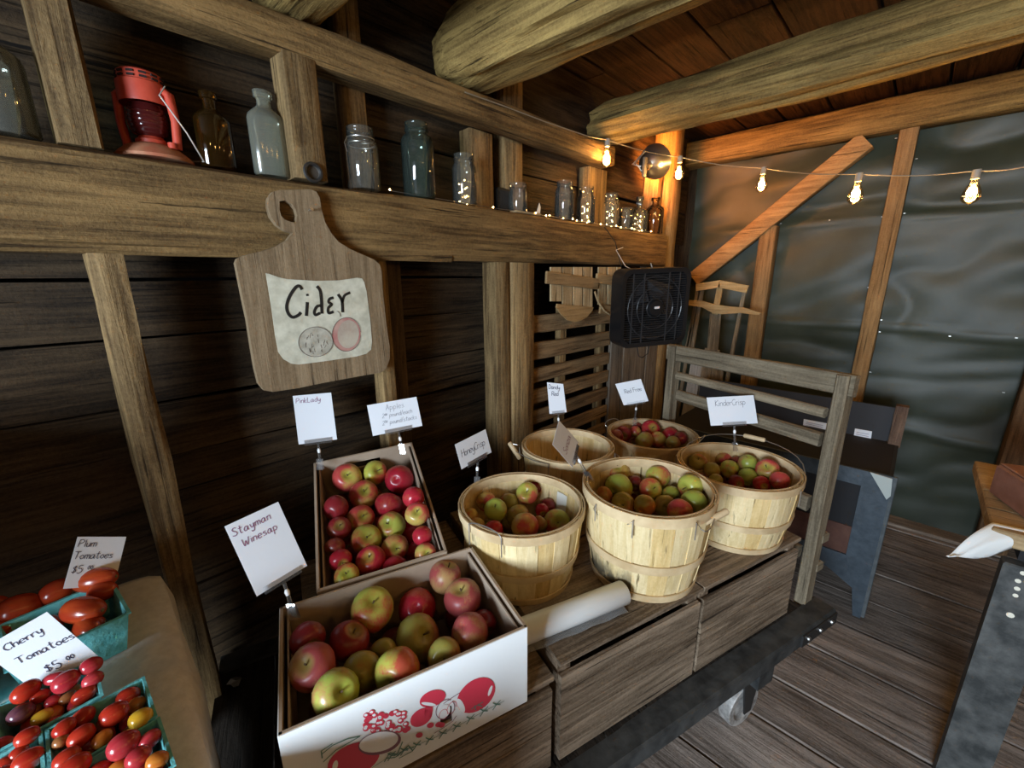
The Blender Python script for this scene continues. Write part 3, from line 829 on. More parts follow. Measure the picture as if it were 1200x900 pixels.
def apple_mat(name, base, blush, amount, stem=(.36, .40, .06), rough=.3):
    m, nt, b = newmat(name)
    tc = nt.nodes.new('ShaderNodeTexCoord'); sx = nt.nodes.new('ShaderNodeSeparateXYZ'); lk(nt, tc.outputs['Object'], sx.inputs[0])
    v = coords(nt, (1, 1, 1))
    n1 = noi(nt, v, 1.1, 3, .5)
    # streaks running from stem to calyx
    vs_ = coords(nt, (9, 9, 1.0)); n2 = noi(nt, vs_, 1.4, 4, .6)
    f = mathn(nt, 'ADD', mathn(nt, 'MULTIPLY', sx.outputs['X'], .30), mathn(nt, 'MULTIPLY_ADD', n1, 1.5, -.75+amount))
    f = mathn(nt, 'ADD', f, mathn(nt, 'MULTIPLY_ADD', n2, .5, -.25))
    c = ramp(nt, f, [(.30, base), (.52, tuple(.55*a+.45*d for a, d in zip(base, blush))), (.72, blush)])
    # greenish yellow around the stem cavity
    d2 = mathn(nt, 'ADD', mathn(nt, 'POWER', sx.outputs['X'], 2), mathn(nt, 'POWER', sx.outputs['Y'], 2))
    top = mathn(nt, 'GREATER_THAN', sx.outputs['Z'], 0)
    rr_ = mathn(nt, 'MULTIPLY', mathn(nt, 'SUBTRACT', 1.0, mathn(nt, 'MULTIPLY', d2, mathn(nt, 'MULTIPLY_ADD', n1, 5, .8))), top)
    cl = nt.nodes.new('ShaderNodeClamp'); lk(nt, rr_, cl.inputs['Value'])
    c = mixc(nt, mathn(nt, 'MULTIPLY', cl.outputs[0], .85), c, stem)
    # pale lenticels
    vo = nt.nodes.new('ShaderNodeTexVoronoi'); vo.inputs['Scale'].default_value = 9; lk(nt, v, vo.inputs['Vector'])
    dot = mathn(nt, 'LESS_THAN', vo.outputs['Distance'], .09)
    c = mixc(nt, mathn(nt, 'MULTIPLY', dot, .22), c, (.75, .62, .35))
    lk(nt, c, b.inputs['Base Color']); b.inputs['Roughness'].default_value = rough; b.inputs['Specular IOR Level'].default_value = .45
    return m
YG = (.42, .44, .075); GR = (.36, .44, .075)
AM = {
 'g': apple_mat('green_apple_skin', GR, (.44, .22, .08), .30),
 'y': apple_mat('yellow_green_blush_skin', YG, (.50, .09, .05), .48),
 'p': apple_mat('pink_striped_skin', (.48, .36, .09), (.46, .06, .055), .62),
 'r': apple_mat('crimson_skin', (.44, .09, .05), (.40, .018, .035), .85, (.42, .36, .07), .26),
 'd': apple_mat('dark_red_skin', (.22, .06, .03), (.20, .015, .02), .75, (.25, .20, .05)),
 'o': apple_mat('olive_russet_skin', (.30, .27, .06), (.36, .13, .04), .45, (.33, .30, .07)),
 'm': apple_mat('mauve_red_skin', (.42, .25, .10), (.34, .06, .06), .68, (.42, .36, .10), .4),
}
AN = dict(g='green', y='yellow-green red-blushed', p='pink striped', r='crimson', d='dark red', o='olive russet', m='mauve red')
AME = {k: [apple_mesh('apple', AM[k], 1.0 if s == 0 else .93, s*2.1) for s in range(2)] for k in AM}
stem_m = MB(); stem_m.tube([(0, 0, .50), (.02, .01, .70), (.07, .02, .92)], [.045, .035, .05], 6)
STEM_ME = stem_m.mesh('stem'); STEM_ME.materials.append(plain('apple_stem', (.10, .06, .03), .8))
cal_m = MB()
for k in range(5):
    a = 2*math.pi*k/5
    cal_m.add([(math.cos(a-.4)*.06, math.sin(a-.4)*.06, -.66), (math.cos(a+.4)*.06, math.sin(a+.4)*.06, -.66), (math.cos(a)*.15, math.sin(a)*.15, -.76)], [(0, 1, 2)])
CAL_ME = cal_m.mesh('calyx'); CAL_ME.materials.append(plain('apple_calyx', (.16, .11, .06), .9))
right, upv = _r, _u
def axis_from(p, dx, dy, back=False):
    """apple axis from where its stem (or, with back, its calyx) shows inside its disc"""
    tc_ = (CAM-Vector(p)).normalized(); rx = right-tc_*right.dot(tc_); rx.normalize(); uy = tc_.cross(rx)
    l = min(math.hypot(dx, dy), .98)
    k = math.sqrt(1-l*l)
    v = rx*dx-uy*dy*1.0+tc_*k
    return (-v if back else v).normalized()
def put_apple(p, r, cls, ax, label, group, spin):
    o = bpy.data.objects.new('apple', AME[cls][int(spin*10) % 2]); col.objects.link(o)
    q = Vector((0, 0, 1)).rotation_difference(ax) @ Matrix.Rotation(spin, 3, 'Z').to_quaternion()
    o.rotation_mode = 'QUATERNION'; o.rotation_quaternion = q
    o.location = p; o.scale = (r, r, r)
    tag(o, label, 'apple', group)
    s = bpy.data.objects.new('stem', STEM_ME); col.objects.link(s); s.parent = o
    s = bpy.data.objects.new('calyx', CAL_ME); col.objects.link(s); s.parent = o
    return o
def relax(L, plane_c, plane_n, keep_in):
    """L: [px,py,rpx,...]; slide apples along their own sight line until they no longer overlap"""
    ts = []; ds = []; rk = []
    for a in L:
        d = ray(a[0], a[1]); t = (Vector(plane_c)-CAM).dot(plane_n)/d.dot(plane_n)
        ts.append(t); ds.append(d); rk.append(a[2]/F)
    ts = np.array(ts); t0 = ts.copy()
    for it in range(400):
        P = [CAM+ds[i]*ts[i] for i in range(len(L))]; R = [rk[i]*ts[i] for i in range(len(L))]
        mv = np.zeros(len(L))
        for i in range(len(L)):
            for j in range(i+1, len(L)):
                dd = P[i]-P[j]; l = dd.length; o_ = (R[i]+R[j])*.985-l
                if o_ > 0:
                    s = 1 if ts[i] > ts[j] or (ts[i] == ts[j] and L[i][1] < L[j][1]) else -1
                    mv[i] += s*o_*.35; mv[j] -= s*o_*.35
        ts += mv + (t0-ts)*.03
        if keep_in:
            for i in range(len(L)):
                v0 = keep_in(CAM+ds[i]*ts[i], rk[i]*ts[i])
                if v0 > 0:
                    up_ = keep_in(CAM+ds[i]*(ts[i]-.004), rk[i]*(ts[i]-.004)); dn = keep_in(CAM+ds[i]*(ts[i]+.004), rk[i]*(ts[i]+.004))
                    ts[i] += -min(v0, .006) if up_ <= dn else min(v0, .006)
    P = [CAM+ds[i]*ts[i] for i in range(len(L))]; R = [rk[i]*ts[i] for i in range(len(L))]
    for it in range(6):
        for i in range(len(L)):
            for j in range(i+1, len(L)):
                k = (P[i]-P[j]).length/(R[i]+R[j])
                if k < .97:
                    k = max(k/.97, .955); R[i] *= k; R[j] *= k
    return P, R
def in_box(M, L_, D_):
    Mi = M.inverted()
    def f(p, r):
        q = Mi @ p
        return max(0, abs(q.x)-(L_/2-.016-r*.97))+max(0, abs(q.y)-(D_/2-.006-r*.97))+max(0, r*.9+.006-q.z)
    return f
def in_basket(k):
    cx_, cy_, zr_, r_ = BK[k]; T_ = bobj[k][2]
    def f(p, r):
        t_ = min(1., max(0., (p.z-ZC)/(zr_-ZC)))
        return max(0, math.hypot(p.x-cx_, p.y-cy_)-(T_(t_)-.008-r*.97))+max(0, ZC+.012+r*.9-p.z)
    return f
def fill_apples(kind, L, c, n, where, group, fillspec, wh_fill):
    n = Vector(n)
    P, R = relax(L, c, n, wh_fill)
    rs = random.Random(len(L)*3+len(where))
    for a, p, r in zip(L, P, R):
        dx, dy, bk = (a[4] if len(a) > 4 and a[4] else (rs.uniform(-.7, .7), rs.uniform(.3, .9), rs.random() < .5))
        ax_ = axis_from(p, dx, dy, bk)
        face = ax_.dot((CAM-p).normalized())
        how = 'showing its stem' if face > .45 else ('showing its blossom end' if face < -.45 else 'lying on its side')
        rm = sorted(R)[len(R)//2]
        sz = 'large ' if r > rm*1.08 else ('small ' if r < rm*.92 else '')
        put_apple(p, r, a[3], ax_, '%s%s apple %s %s' % (sz, AN[a[3]], how, where), group, rs.uniform(0, 6.28))
    # apples below, that carry the top ones and show in the gaps
    done = [(p, r) for p, r in zip(P, R)]
    for q, r, cls in fillspec:
        if all((q-p).length > (r+rr_)*.93 for p, rr_ in done):
            done.append((q, r))
            put_apple(q, r, cls, Vector((rs.uniform(-1, 1), rs.uniform(-1, 1), rs.uniform(.2, 1))).normalized(), '%s apple underneath the others %s' % (AN[cls], where), group, rs.uniform(0, 6.28))
def S6(o, s): return lambda x, y: (o[0]+x/s, o[1]+y/s)
# white printed box
Q = S6((320, 640), 4)
def A(q, x, y, r, c, sx=None, sy=None, back=False, s=4.):
    px, py = q(x, y)
    st_ = None if sx is None else ((sx-x)/(r*s), (sy-y)/(r*s), back)
    return (px, py, r, c, st_)
Lf = [A(Q, 465, 298, 27, 'y', 463, 250), A(Q, 675, 290, 23, 'r', 670, 285, True), A(Q, 805, 145, 20.5, 'm', 830, 75), A(Q, 890, 247, 25, 'm', 872, 190), A(Q, 920, 400, 24.5, 'm', 878, 372, True),
      A(Q, 675, 432, 28.5, 'o', 728, 405), A(Q, 803, 512, 20.5, 'o', 800, 535), A(Q, 585, 583, 27, 'y', 545, 650), A(Q, 292, 690, 27, 'g', 330, 680), A(Q, 188, 565, 26.5, 'm', 138, 555),
      A(Q, 355, 448, 25, 'd', 380, 380), A(Q, 160, 435, 20, 'd'), A(Q, 415, 595, 24, 'o'), A(Q, 518, 500, 17, 'o'), A(Q, 985, 360, 17, 'd')]
def box_fill(M, L, D, r, z, cls, seed):
    rs = random.Random(seed); out = []
    nx = int((L-.02)/(2*r)); ny = int((D-.02)/(2*r))
    for i in range(nx):
        for j in range(ny):
            x = -L/2+.015+r+(L-.03-2*r)*i/max(nx-1, 1); y_ = -D/2+.015+r+(D-.03-2*r)*j/max(ny-1, 1)
            out.append((M @ Vector((x, y_, z+r)), r, rs.choice(cls)))
    return out
fill_apples('f', Lf, (0, 0, .808), (0, 0, 1), 'in the white printed box', 'apples in the white printed box', box_fill(FBM, FL-.03, FD-.02, .036, .008, 'mdoom', 3), in_box(FBM, FL, FD))
Q = S6((340, 500), 6)
B_ = lambda *a, **k: A(Q, *a, s=6., **k)
Lp = [B_(400, 360, 16.5, 'p', 403, 330), B_(597, 325, 14, 'y', 622, 300), B_(765, 368, 16.5, 'r', 742, 370, back=True), B_(517, 480, 16.5, 'p', 522, 440), B_(690, 552, 15.5, 'r', 665, 640, back=True),
      B_(868, 500, 13, 'r'), B_(893, 615, 15.5, 'p', 888, 590), B_(495, 645, 15.5, 'p', 517, 625), B_(715, 697, 16, 'y', 680, 678), B_(927, 768, 16.5, 'r', 848, 765, back=True),
      B_(535, 797, 17.5, 'y', 542, 768), B_(735, 850, 15.5, 'p', 752, 858), B_(950, 890, 16, 'p', 968, 890), B_(320, 575, 15, 'd'), B_(345, 715, 14, 'd', 345, 690)]
Q2 = S6((320, 640), 4)
Lp += [A(Q2, 315, 62, 17, 'r'), A(Q2, 460, 68, 17, 'r', 442, 48), A(Q2, 345, 142, 16.5, 'y', 340, 122), A(Q2, 572, 100, 14, 'r'), A(Q2, 290, 5, 14, 'd')]
c = PBM @ Vector((0, 0, PH-.065))
fill_apples('p', Lp, c, tuple(pcn), 'in the tilted brown box', 'apples in the tilted brown box', box_fill(PBM, PL-.03, PDp-.03, .034, .008, 'rdr', 4), in_box(PBM, PL, PDp))
def disc_fill(k, r, z, cls, seed, rim=.0):
    cx, cy, zr, R = BK[k]; rs = random.Random(seed); out = []
    T = bobj[k][2]; Rm = T((z-ZC)/(zr-ZC))-r-.008
    out.append((Vector((cx, cy, z)), r, rs.choice(cls)))
    n1 = max(3, int(2*math.pi*Rm/(2*r)))
    for i in range(n1):
        a = 2*math.pi*i/n1+seed
        out.append((Vector((cx+Rm*math.cos(a), cy+Rm*math.sin(a), z)), r, rs.choice(cls)))
    R2 = Rm-2*r
    if R2 > r:
        n2 = int(2*math.pi*R2/(2*r))
        for i in range(n2):
            a = 2*math.pi*i/n2+seed
            out.append((Vector((cx+R2*math.cos(a), cy+R2*math.sin(a), z)), r, rs.choice(cls)))
    return out
Q = S6((520, 480), 6); B_ = lambda *a, **k: A(Q, *a, s=6., **k)
Lh = [B_(587, 590, 15, 'y', 577, 570), B_(365, 705, 15, 'g', 355, 665), B_(462, 650, 12, 'o'), B_(302, 645, 13, 'p'), B_(690, 705, 11, 'r'), B_(795, 792, 17.5, 'y', 812, 790), B_(570, 825, 17, 'p', 560, 900, back=True),
      B_(525, 755, 14, 'o'), B_(675, 800, 10, 'o'), B_(185, 755, 12, 'p'), B_(232, 820, 12, 'p'), B_(350, 850, 12, 'r'), B_(645, 540, 12, 'd'), B_(735, 680, 11, 'd')]
fill_apples('h', Lh, (0, 0, .856), (0, 0, 1), 'in the basket behind the white printed box', 'apples in the basket behind the white printed box', disc_fill('honey', .037, .81, 'odyp', 1), in_basket('honey'))
Q = S6((680, 530), 6.667); B_ = lambda *a, **k: A(Q, *a, s=6.667, **k)
Lb = [B_(290, 150, 15, 'p', 300, 95), B_(303, 275, 17, 'g', 250, 320), B_(545, 288, 15, 'y', 597, 278), B_(605, 195, 15, 'y', 600, 290, back=True), B_(865, 265, 16, 'y', 790, 285), B_(888, 392, 17, 'g', 830, 440), B_(705, 325, 10.5, 'g'),
      B_(500, 418, 13, 'o'), B_(660, 420, 13, 'o', 680, 430), B_(782, 462, 15, 'p'), B_(335, 402, 14, 'o', 330, 410), B_(422, 240, 10, 'd'), B_(185, 335, 10, 'o')]
fill_apples('b', Lb, (0, 0, .925), (0, 0, 1), 'in the tallest basket', 'apples in the tallest basket', disc_fill('front', .037, .865, 'odyp', 2), in_basket('front'))
Q = S6((790, 500), 7.03); B_ = lambda *a, **k: A(Q, *a, s=7.03, **k)
Lk = [B_(195, 292, 10.5, 'o', 205, 255), B_(308, 360, 9.5, 'o'), B_(410, 272, 11.5, 'p'), B_(455, 352, 12, 'y'), B_(605, 297, 11.5, 'g', 620, 230, back=True), B_(607, 415, 12, 'g'), B_(768, 352, 13, 'p', 760, 320), B_(870, 447, 11.5, 'p'), B_(718, 472, 10.5, 'r'), B_(510, 455, 8.5, 'd'), B_(340, 440, 8, 'o'), B_(505, 285, 8, 'd')]
fill_apples('k', Lk, (0, 0, .905), (0, 0, 1), 'in the basket with the raised bail', 'apples in the basket with the raised bail', disc_fill('kinder', .036, .845, 'odyp', 3), in_basket('kinder'))
Q = S6((690, 440), 8); B_ = lambda *a, **k: A(Q, *a, s=8., **k)
Lr = [B_(320, 545, 9.5, 'd'), B_(435, 525, 8, 'p'), B_(578, 505, 11.5, 'r', 610, 480), B_(522, 612, 10.5, 'o'), B_(645, 600, 9.5, 'p'), B_(762, 560, 10, 'r'), B_(860, 592, 9, 'd'), B_(790, 628, 8.5, 'o'), B_(258, 572, 8.5, 'd'), B_(460, 490, 7.5, 'd')]
fill_apples('r', Lr, (0, 0, .885), (0, 0, 1), 'in the basket by the box fan', 'apples in the basket in front of the box fan', disc_fill('red', .036, .83, 'dpd', 4), in_basket('red'))

# ------------------------------------------------------------------ handwriting
_P = [[(0, 0), (.3, 9)], [(0, 8.5), (3, 9), (5, 7), (3, 4.5), (.3, 4)]]
GL = {
 'S': [[(5, 8), (3, 9), (1, 7.5), (2, 5.5), (4, 4), (5, 2), (3, 0), (0, 1)]], 't': [[(2, 9), (1.6, 2), (2.5, 0), (3.5, .6)], [(0, 6), (4, 6.2)]],
 'a': [[(4, 4.5), (2, 5), (0, 2.5), (1, 0), (3, 1), (4, 4.5), (4, 1), (5, 0)]], 'y': [[(0, 5), (1, 1), (3, 1.2), (4, 5), (3.5, -2), (1.5, -4), (0, -2.5)]],
 'm': [[(0, 5), (0, 0)], [(0, 3.5), (1.5, 5), (2.5, 4), (2.5, 0)], [(2.5, 3.5), (4, 5), (5, 4), (5, 0)]], 'n': [[(0, 5), (0, 0)], [(0, 3.5), (2, 5), (3.5, 4), (3.5, 0)]],
 'W': [[(0, 8), (1, 1), (2, 0), (3.5, 5), (4.5, 0), (5.5, 1), (7, 8)]], 'i': [[(.5, 5), (.5, 0)], [(.4, 7), (.7, 7.3)]],
 'e': [[(0, 2.7), (4, 3), (3, 5), (1, 4.6), (0, 2), (1.5, 0), (4, .8)]], 's': [[(3.5, 4.5), (1.5, 5), (.5, 3.8), (3, 2), (3, .5), (0, .3)]],
 'p': [[(0, 5), (0, -4)], [(0, 4), (2, 5), (4, 3), (2.5, .2), (0, 1)]], 'P': _P, 'R': _P+[[(2, 4.2), (5, 0)]], 'k': [[(0, 9), (0, 0)], [(3.5, 5), (0, 2.5), (3.5, 0)]],
 'L': [[(0, 9), (0, .3), (.4, 0), (4.5, 0)]], 'd': [[(4, 4), (2, 5), (0, 2.5), (1.5, 0), (4, 1.5)], [(4, 9), (4, 0)]], 'A': [[(0, 0), (2.3, 8.6), (2.7, 8.6), (5, 0)], [(1, 3.5), (4, 3.5)]],
 'l': [[(.5, 9), (.5, 0)]], 'o': [[(2, 5), (0, 2.5), (2, 0), (4, 2.5), (2, 5)]], 'u': [[(0, 5), (.5, .5), (2.5, .3), (3.5, 5)], [(3.5, 5), (3.5, 0)]], '/': [[(0, -1), (3, 10)]],
 'c': [[(3.5, 4.3), (1.5, 5), (0, 2.5), (1.5, 0), (3.5, .8)]], 'h': [[(0, 9), (0, 0)], [(0, 3.5), (2, 5), (3.5, 4), (3.5, 0)]], 'H': [[(0, 9), (0, 0)], [(4.5, 9), (4.5, 0)], [(0, 4.5), (4.5, 4.8)]],
 'C': [[(5, 7.8), (3, 9), (.5, 6.5), (0, 3.5), (1.5, .4), (3, 0), (5, 1.5)]], 'r': [[(0, 5), (.3, 0)], [(.2, 3.2), (1.5, 4.8), (3, 4.8)]], 'D': [[(0, 0), (0, 9)], [(0, 9), (3.5, 8), (5, 4.5), (3, .5), (0, 0)]],
 'z': [[(0, 5), (3.3, 5), (3.3, 4.6), (0, .4), (.2, 0), (4, 0)]], 'F': [[(0, 0), (0, 8.8), (.3, 9), (4.5, 9)], [(0, 5), (3.5, 5)]], 'K': [[(0, 9), (0, 0)], [(4.5, 9), (0, 4), (4.5, 0)]], 'T': [[(0, 9), (6, 9)], [(3, 9), (2.7, 0)]],
 '$': [[(4, 7), (2, 7.8), (.6, 6.3), (3, 4.2), (3.6, 2.2), (2, 1), (0, 2)], [(2.4, 9), (1.8, 0)]], '5': [[(4, 9), (1, 9), (.7, 5.5), (3, 5.5), (4.5, 3), (2.5, 0), (0, .8)]],
 '0': [[(2, 8), (0, 4), (2, 0), (4, 4), (2, 8)]], '2': [[(0, 7), (2, 9), (4, 7), (2, 3), (0, 0), (4.5, .3)]]}
GL['ε'] = [[(3.4, 4.9), (1.5, 5), (.6, 3.7), (2.2, 2.8), (.4, 1.8), (1, .1), (3.6, .6)]]
def smooth_poly(p, k=4):
    if len(p) < 3: return [Vector((a, b)) for a, b in p]
    P = [Vector((a, b)) for a, b in p]; P = [P[0]*2-P[1]]+P+[P[-1]*2-P[-2]]; out = []
    for i in range(1, len(P)-2):
        a, b, c_, d = P[i-1], P[i], P[i+1], P[i+2]
        for j in range(k):
            t = j/k
            out.append(.5*((2*b)+(c_-a)*t+(2*a-5*b+4*c_-d)*t*t+(3*b-a-3*c_+d)*t**3))
    out.append(P[-2]); return out
def strokes(text, x, y, size, slant=.12, tight=1.0):
    """polylines for a line of handwriting; ^ toggles raised small figures"""
    out = []; sup = False; u = size/9
    for ch in text:
        if ch == '^': sup = not sup; continue
        if ch == ' ': x += 4*u; continue
        k = .55 if sup else 1.; dy = 4.2*u if sup else 0
        w = 0
        for st_ in GL[ch]:
            pl = smooth_poly(st_)
            out.append([Vector((x+(q.x+q.y*slant)*u*k, y+dy+q.y*u*k)) for q in pl]); w = max(w, max(q.x for q in pl))
        x += (w+1.7)*u*k*tight
    return out
def ribbon(m, pl, to3, n, w, lift):
    P = [to3(q.x, q.y)+n*lift for q in pl]
    L_, R_ = [], []
    for i in range(len(P)):
        d = P[min(i+1, len(P)-1)]-P[max(i-1, 0)]
        if d.length < 1e-9: d = Vector((1, 0, 0))
        d.normalize(); s = n.cross(d).normalized()*w
        L_.append(P[i]+s); R_.append(P[i]-s)
    k = len(P)
    m.add(L_+R_, [(i, i+1, k+i+1, k+i) for i in range(k-1)])
def card_mesh(cor, n, name, parent=None):
    n = Vector(n)
    m = MB(); m.prism([Vector(c) for c in cor], n*-.0006, (0, 0, 0))
    return m.build(name, PAPER, parent)
def card_frame(cs, c0, n):
    n = Vector(n).normalized()
    if n.dot(CAM-c0) < 0: n = -n
    return [PP(x, y, c0, n) for x, y in cs], n
def write(cor, n, lines, ink, w, parent):
    W = (cor[1]-cor[0]+cor[2]-cor[3])/2; Hh = (cor[0]-cor[3]+cor[1]-cor[2])/2; asp = Hh.length/W.length
    def to3(s, t):
        t = t/asp
        a = cor[3]+(cor[2]-cor[3])*s; b = cor[0]+(cor[1]-cor[0])*s
        return a+(b-a)*t
    m = MB()
    for (txt, x, y_, size, sl, ti) in lines:
        for pl in strokes(txt, x, y_*asp, size, sl, ti): ribbon(m, pl, to3, n, w, .0006)
    return m.build('handwriting', ink, parent)
def sign_holder(label, cs, n, clip, zc, lines, ink=INK, w=.0007, dep=None, barside=(3, 2)):
    base = PZ(clip[0], clip[1], zc); d = depth(base)
    cxy = (sum(c[0] for c in cs)/4, sum(c[1] for c in cs)/4)
    c0 = PD(cxy[0], cxy[1], dep or d)
    cor, n = card_frame(cs, c0, n)
    t = thing('sign_holder', label, 'sign', base, None, 'clear clip sign holders with hand-written cards')
    cd = card_mesh(cor, n, 'card', t)
    write(cor, n, lines, ink, w, cd)
    a, b = cor[barside[0]], cor[barside[1]]
    o_ = cor[0]+cor[1]+cor[2]+cor[3]; inn = (o_/4-(a+b)/2).normalized()
    e = (b-a).normalized(); mid = (a+b)/2; half = min((b-a).length*.36, .045)
    m = MB(); rot = Matrix((e, inn, n)).transposed()
    m.box(mid+inn*.004+n*.0025, (half*2, .012, .0012), rot); m.box(mid-inn*.004, (half*2, .004, .006), rot)
    m.build('clip_bar', CLEAR, t)
    top = mid-inn*.006
    ax = base-top; L = ax.length
    jp = top+ax*min(.45, .02/max(L, .001))
    MB().tube([top, jp], .0035, 8).build('socket', CLEAR, t, smooth=True)
    MB().tube([jp-ax.normalized()*.006, jp, jp+ax.normalized()*.008], [.003, .0055, .004], 10).build('joint_ball', plain('white_plastic', (.88, .88, .88), .35), t, smooth=True)
    MB().tube([jp+ax.normalized()*.006, base], .004, 8).build('stalk', CLEAR, t, smooth=True)
    dirv = ax.normalized(); rt = right
    fwd = dirv.cross(rt).normalized(); rot = Matrix((rt, fwd, dirv)).transposed()
    m = MB()
    for s in (-1, 1):
        m.box(base+fwd*.0045*s+dirv*.008, (.018, .0022, .034), rot @ Matrix.Rotation(-s*.12, 3, 'X'))
    m.box(base-dirv*.004, (.012, .010, .004), rot)
    m.build('spring_clip', CLEAR, t)
    return t
sign_holder('hand-written Stayman Winesap sign clipped to the white printed box', [(263, 617), (326, 588), (360, 663), (301, 699)], (.116, -.908, .403), (342, 712), .905,
            [('Stayman', .05, .83, .15, .1, 1.0), ('Winesap', .14, .66, .15, .1, 1.0)], INKR, .0007)
sign_holder('hand-written Pink Lady sign clipped to the tilted brown box', [(343, 464), (388, 460), (395, 515), (350, 521)], (-.326, -.888, .323), (375, 541), 1.045,
            [('PinkLady', .06, .84, .14, .1, .95)], INKR, .0007)
sign_holder('hand-written Apples price sign clipped to the tilted brown box', [(430, 475), (488, 465), (495, 499), (437, 511)], (-.277, -.877, .392), (471, 523), 1.058,
            [('Apples', .34, .73, .11, .1, 1.), ('2^00^ pound/each', .24, .50, .085, .2, .9), ('2^50^ pound/stacks', .22, .27, .085, .2, .9)], INK, .00035)
sign_holder('hand-written Honeycrisp sign clipped to the basket behind the white box', [(533, 521), (569, 503), (576, 530), (541, 550)], (.087, -.973, .212), (559, 562), .965,
            [('HoneyCrisp', .10, .42, .165, .12, .78)], INK, .0007)
sign_holder('hand-written Dandy Red sign clipped to the empty basket', [(641, 448), (660, 450), (664, 483), (644, 485)], (-.55, -.8, .2), (655, 503), .96,
            [('Dandy', .08, .80, .24, .1, .85), ('Red', .22, .58, .24, .1, .85)], INK, .001)
sign_holder('hand-written Sonza sign turned sideways on the tallest basket', [(647.5, 521), (655, 492.5), (678, 518), (671, 548)], (.22, -.91, .34), (688, 556), 1.012,
            [('Sonza', .16, .38, .24, .1, .9)], INKR, .0008)
sign_holder('hand-written Red Free sign clipped to the basket by the box fan', [(721, 450), (751, 444), (760, 470), (731, 475)], (-.70, -.68, .2), (744, 492), .945,
            [('Red Free', .22, .50, .165, .05, .8)], INK, .0008)
sign_holder('hand-written Kinder Crisp sign clipped to the basket with the raised bail', [(828, 466), (883, 463), (888, 496), (833, 499)], (-.66, -.66, .35), (861, 521), .976,
            [('KinderCrisp', .16, .68, .125, .08, .85)], INK, .0006)

# ------------------------------------------------------------------ cider board
YB = YF-.030
Zc1 = S6((270, 210), 6); Zc2 = S6((290, 330), 6.667)
outl = [Zc1(*p) for p in [(430, 75), (560, 70), (605, 88), (628, 130), (640, 210), (665, 300), (710, 380), (760, 440), (840, 490), (930, 530), (1010, 565), (1050, 600), (1062, 640)]]
outl += [Zc2(*p) for p in [(1060, 100), (1085, 330), (1110, 500), (1112, 600), (1085, 680), (1040, 712), (900, 735), (600, 790), (400, 832), (200, 862), (130, 850), (90, 800), (60, 680), (30, 500), (0, 300)]]
outl += [Zc1(*p) for p in [(90, 850), (60, 700), (38, 590), (50, 560), (100, 535), (230, 505), (330, 470), (400, 430), (440, 378), (385, 362), (330, 325), (285, 265), (265, 195), (268, 130), (300, 88), (350, 75)]]
hole = [Zc1(*p) for p in [(345, 155), (390, 148), (430, 172), (460, 210), (472, 255), (462, 305), (425, 300), (385, 285), (358, 260), (345, 215)]]
def fill_holed(outer, inner, th):
    """solid board with a hole, outline points already in 3d (plane facing -y)"""
    import bmesh
    bm = bmesh.new()
    ov = [bm.verts.new(p) for p in outer]; iv = [bm.verts.new(p) for p in inner]
    es = [bm.edges.new((ov[i], ov[(i+1) % len(ov)])) for i in range(len(ov))]+[bm.edges.new((iv[i], iv[(i+1) % len(iv)])) for i in range(len(iv))]
    g = bmesh.ops.triangle_fill(bm, use_beauty=True, edges=es)
    r_ = bmesh.ops.extrude_face_region(bm, geom=bm.faces[:])
    vs_ = [e for e in r_['geom'] if isinstance(e, bmesh.types.BMVert)]
    bmesh.ops.translate(bm, verts=vs_, vec=(0, th, 0))
    bm.verts.index_update()
    m = MB(); m.v = [v.co.copy() for v in bm.verts]; m.f = [tuple(v.index for v in f.verts) for f in bm.faces]
    bm.free(); return m
board = fill_holed([PY(x, y, YB) for x, y in outl], [PY(x, y, YB) for x, y in hole], .020).build('cider_board', wood('cider_board_wood', (.19, .13, .072), (.36, .265, .16), 2, bs=.25, stain=(.2, 0), grain=.9))
tag(board, 'cutting-board shaped wooden sign painted with Cider, hanging from the shelf beam', 'sign')
lab = [Zc1(*p) for p in [(248, 662), (270, 665), (340, 690), (400, 703), (600, 715), (760, 712), (890, 693), (925, 698), (940, 725)]]+[Zc2(*p) for p in [(930, 80), (960, 320), (972, 470), (965, 530), (930, 562), (850, 585), (600, 622), (400, 648), (340, 640), (280, 605), (240, 550), (215, 420), (185, 200)]]
nY = Vector((0, -1, 0))
CREAM = mottled('cream_paint', (.50, .49, .38), (.72, .71, .58), 26, .7, .05)
MB().prism([PY(x, y, YB) for x, y in lab], (0, -.0012, 0), (0, .001, 0)).build('painted_label', CREAM, board)
BLK = plain('black_paint', (.015, .015, .015), .5)
m = MB()
def draw2(pts, w, z=S6((290, 330), 6.667), lift=.002, mm=None):
    pl = smooth_poly([z(*p) for p in pts], 5)
    ribbon(mm or m, pl, lambda x, y_: PY(x, y_, YB), nY, w, lift)
draw2([(425, 62), (405, 35), (375, 45), (330, 110), (305, 185), (315, 245), (350, 278), (395, 262), (415, 240)], .0042)
draw2([(465, 160), (462, 215), (458, 268)], .0042); draw2([(463, 96), (468, 112)], .0035)
draw2([(540, 35), (565, 70), (575, 140), (580, 250)], .0045); draw2([(575, 185), (540, 195), (520, 235), (530, 260), (565, 245)], .0040)
draw2([(670, 125), (640, 135), (632, 160), (655, 178), (630, 205), (632, 245), (670, 235)], .0040)
draw2([(705, 98), (735, 150), (742, 240)], .0045); draw2([(738, 165), (755, 110), (800, 85)], .0038)
m.build('lettering', BLK, board)
APK = mottled('faded_apple_paint', (.42, .33, .27), (.55, .50, .40), 20, .8, 0); APR = mottled('faded_red_paint', (.45, .12, .12), (.55, .36, .30), 12, .8, 0); PEN = plain('pencil_grey', (.17, .15, .13), .8)
z2 = S6((290, 330), 6.667)
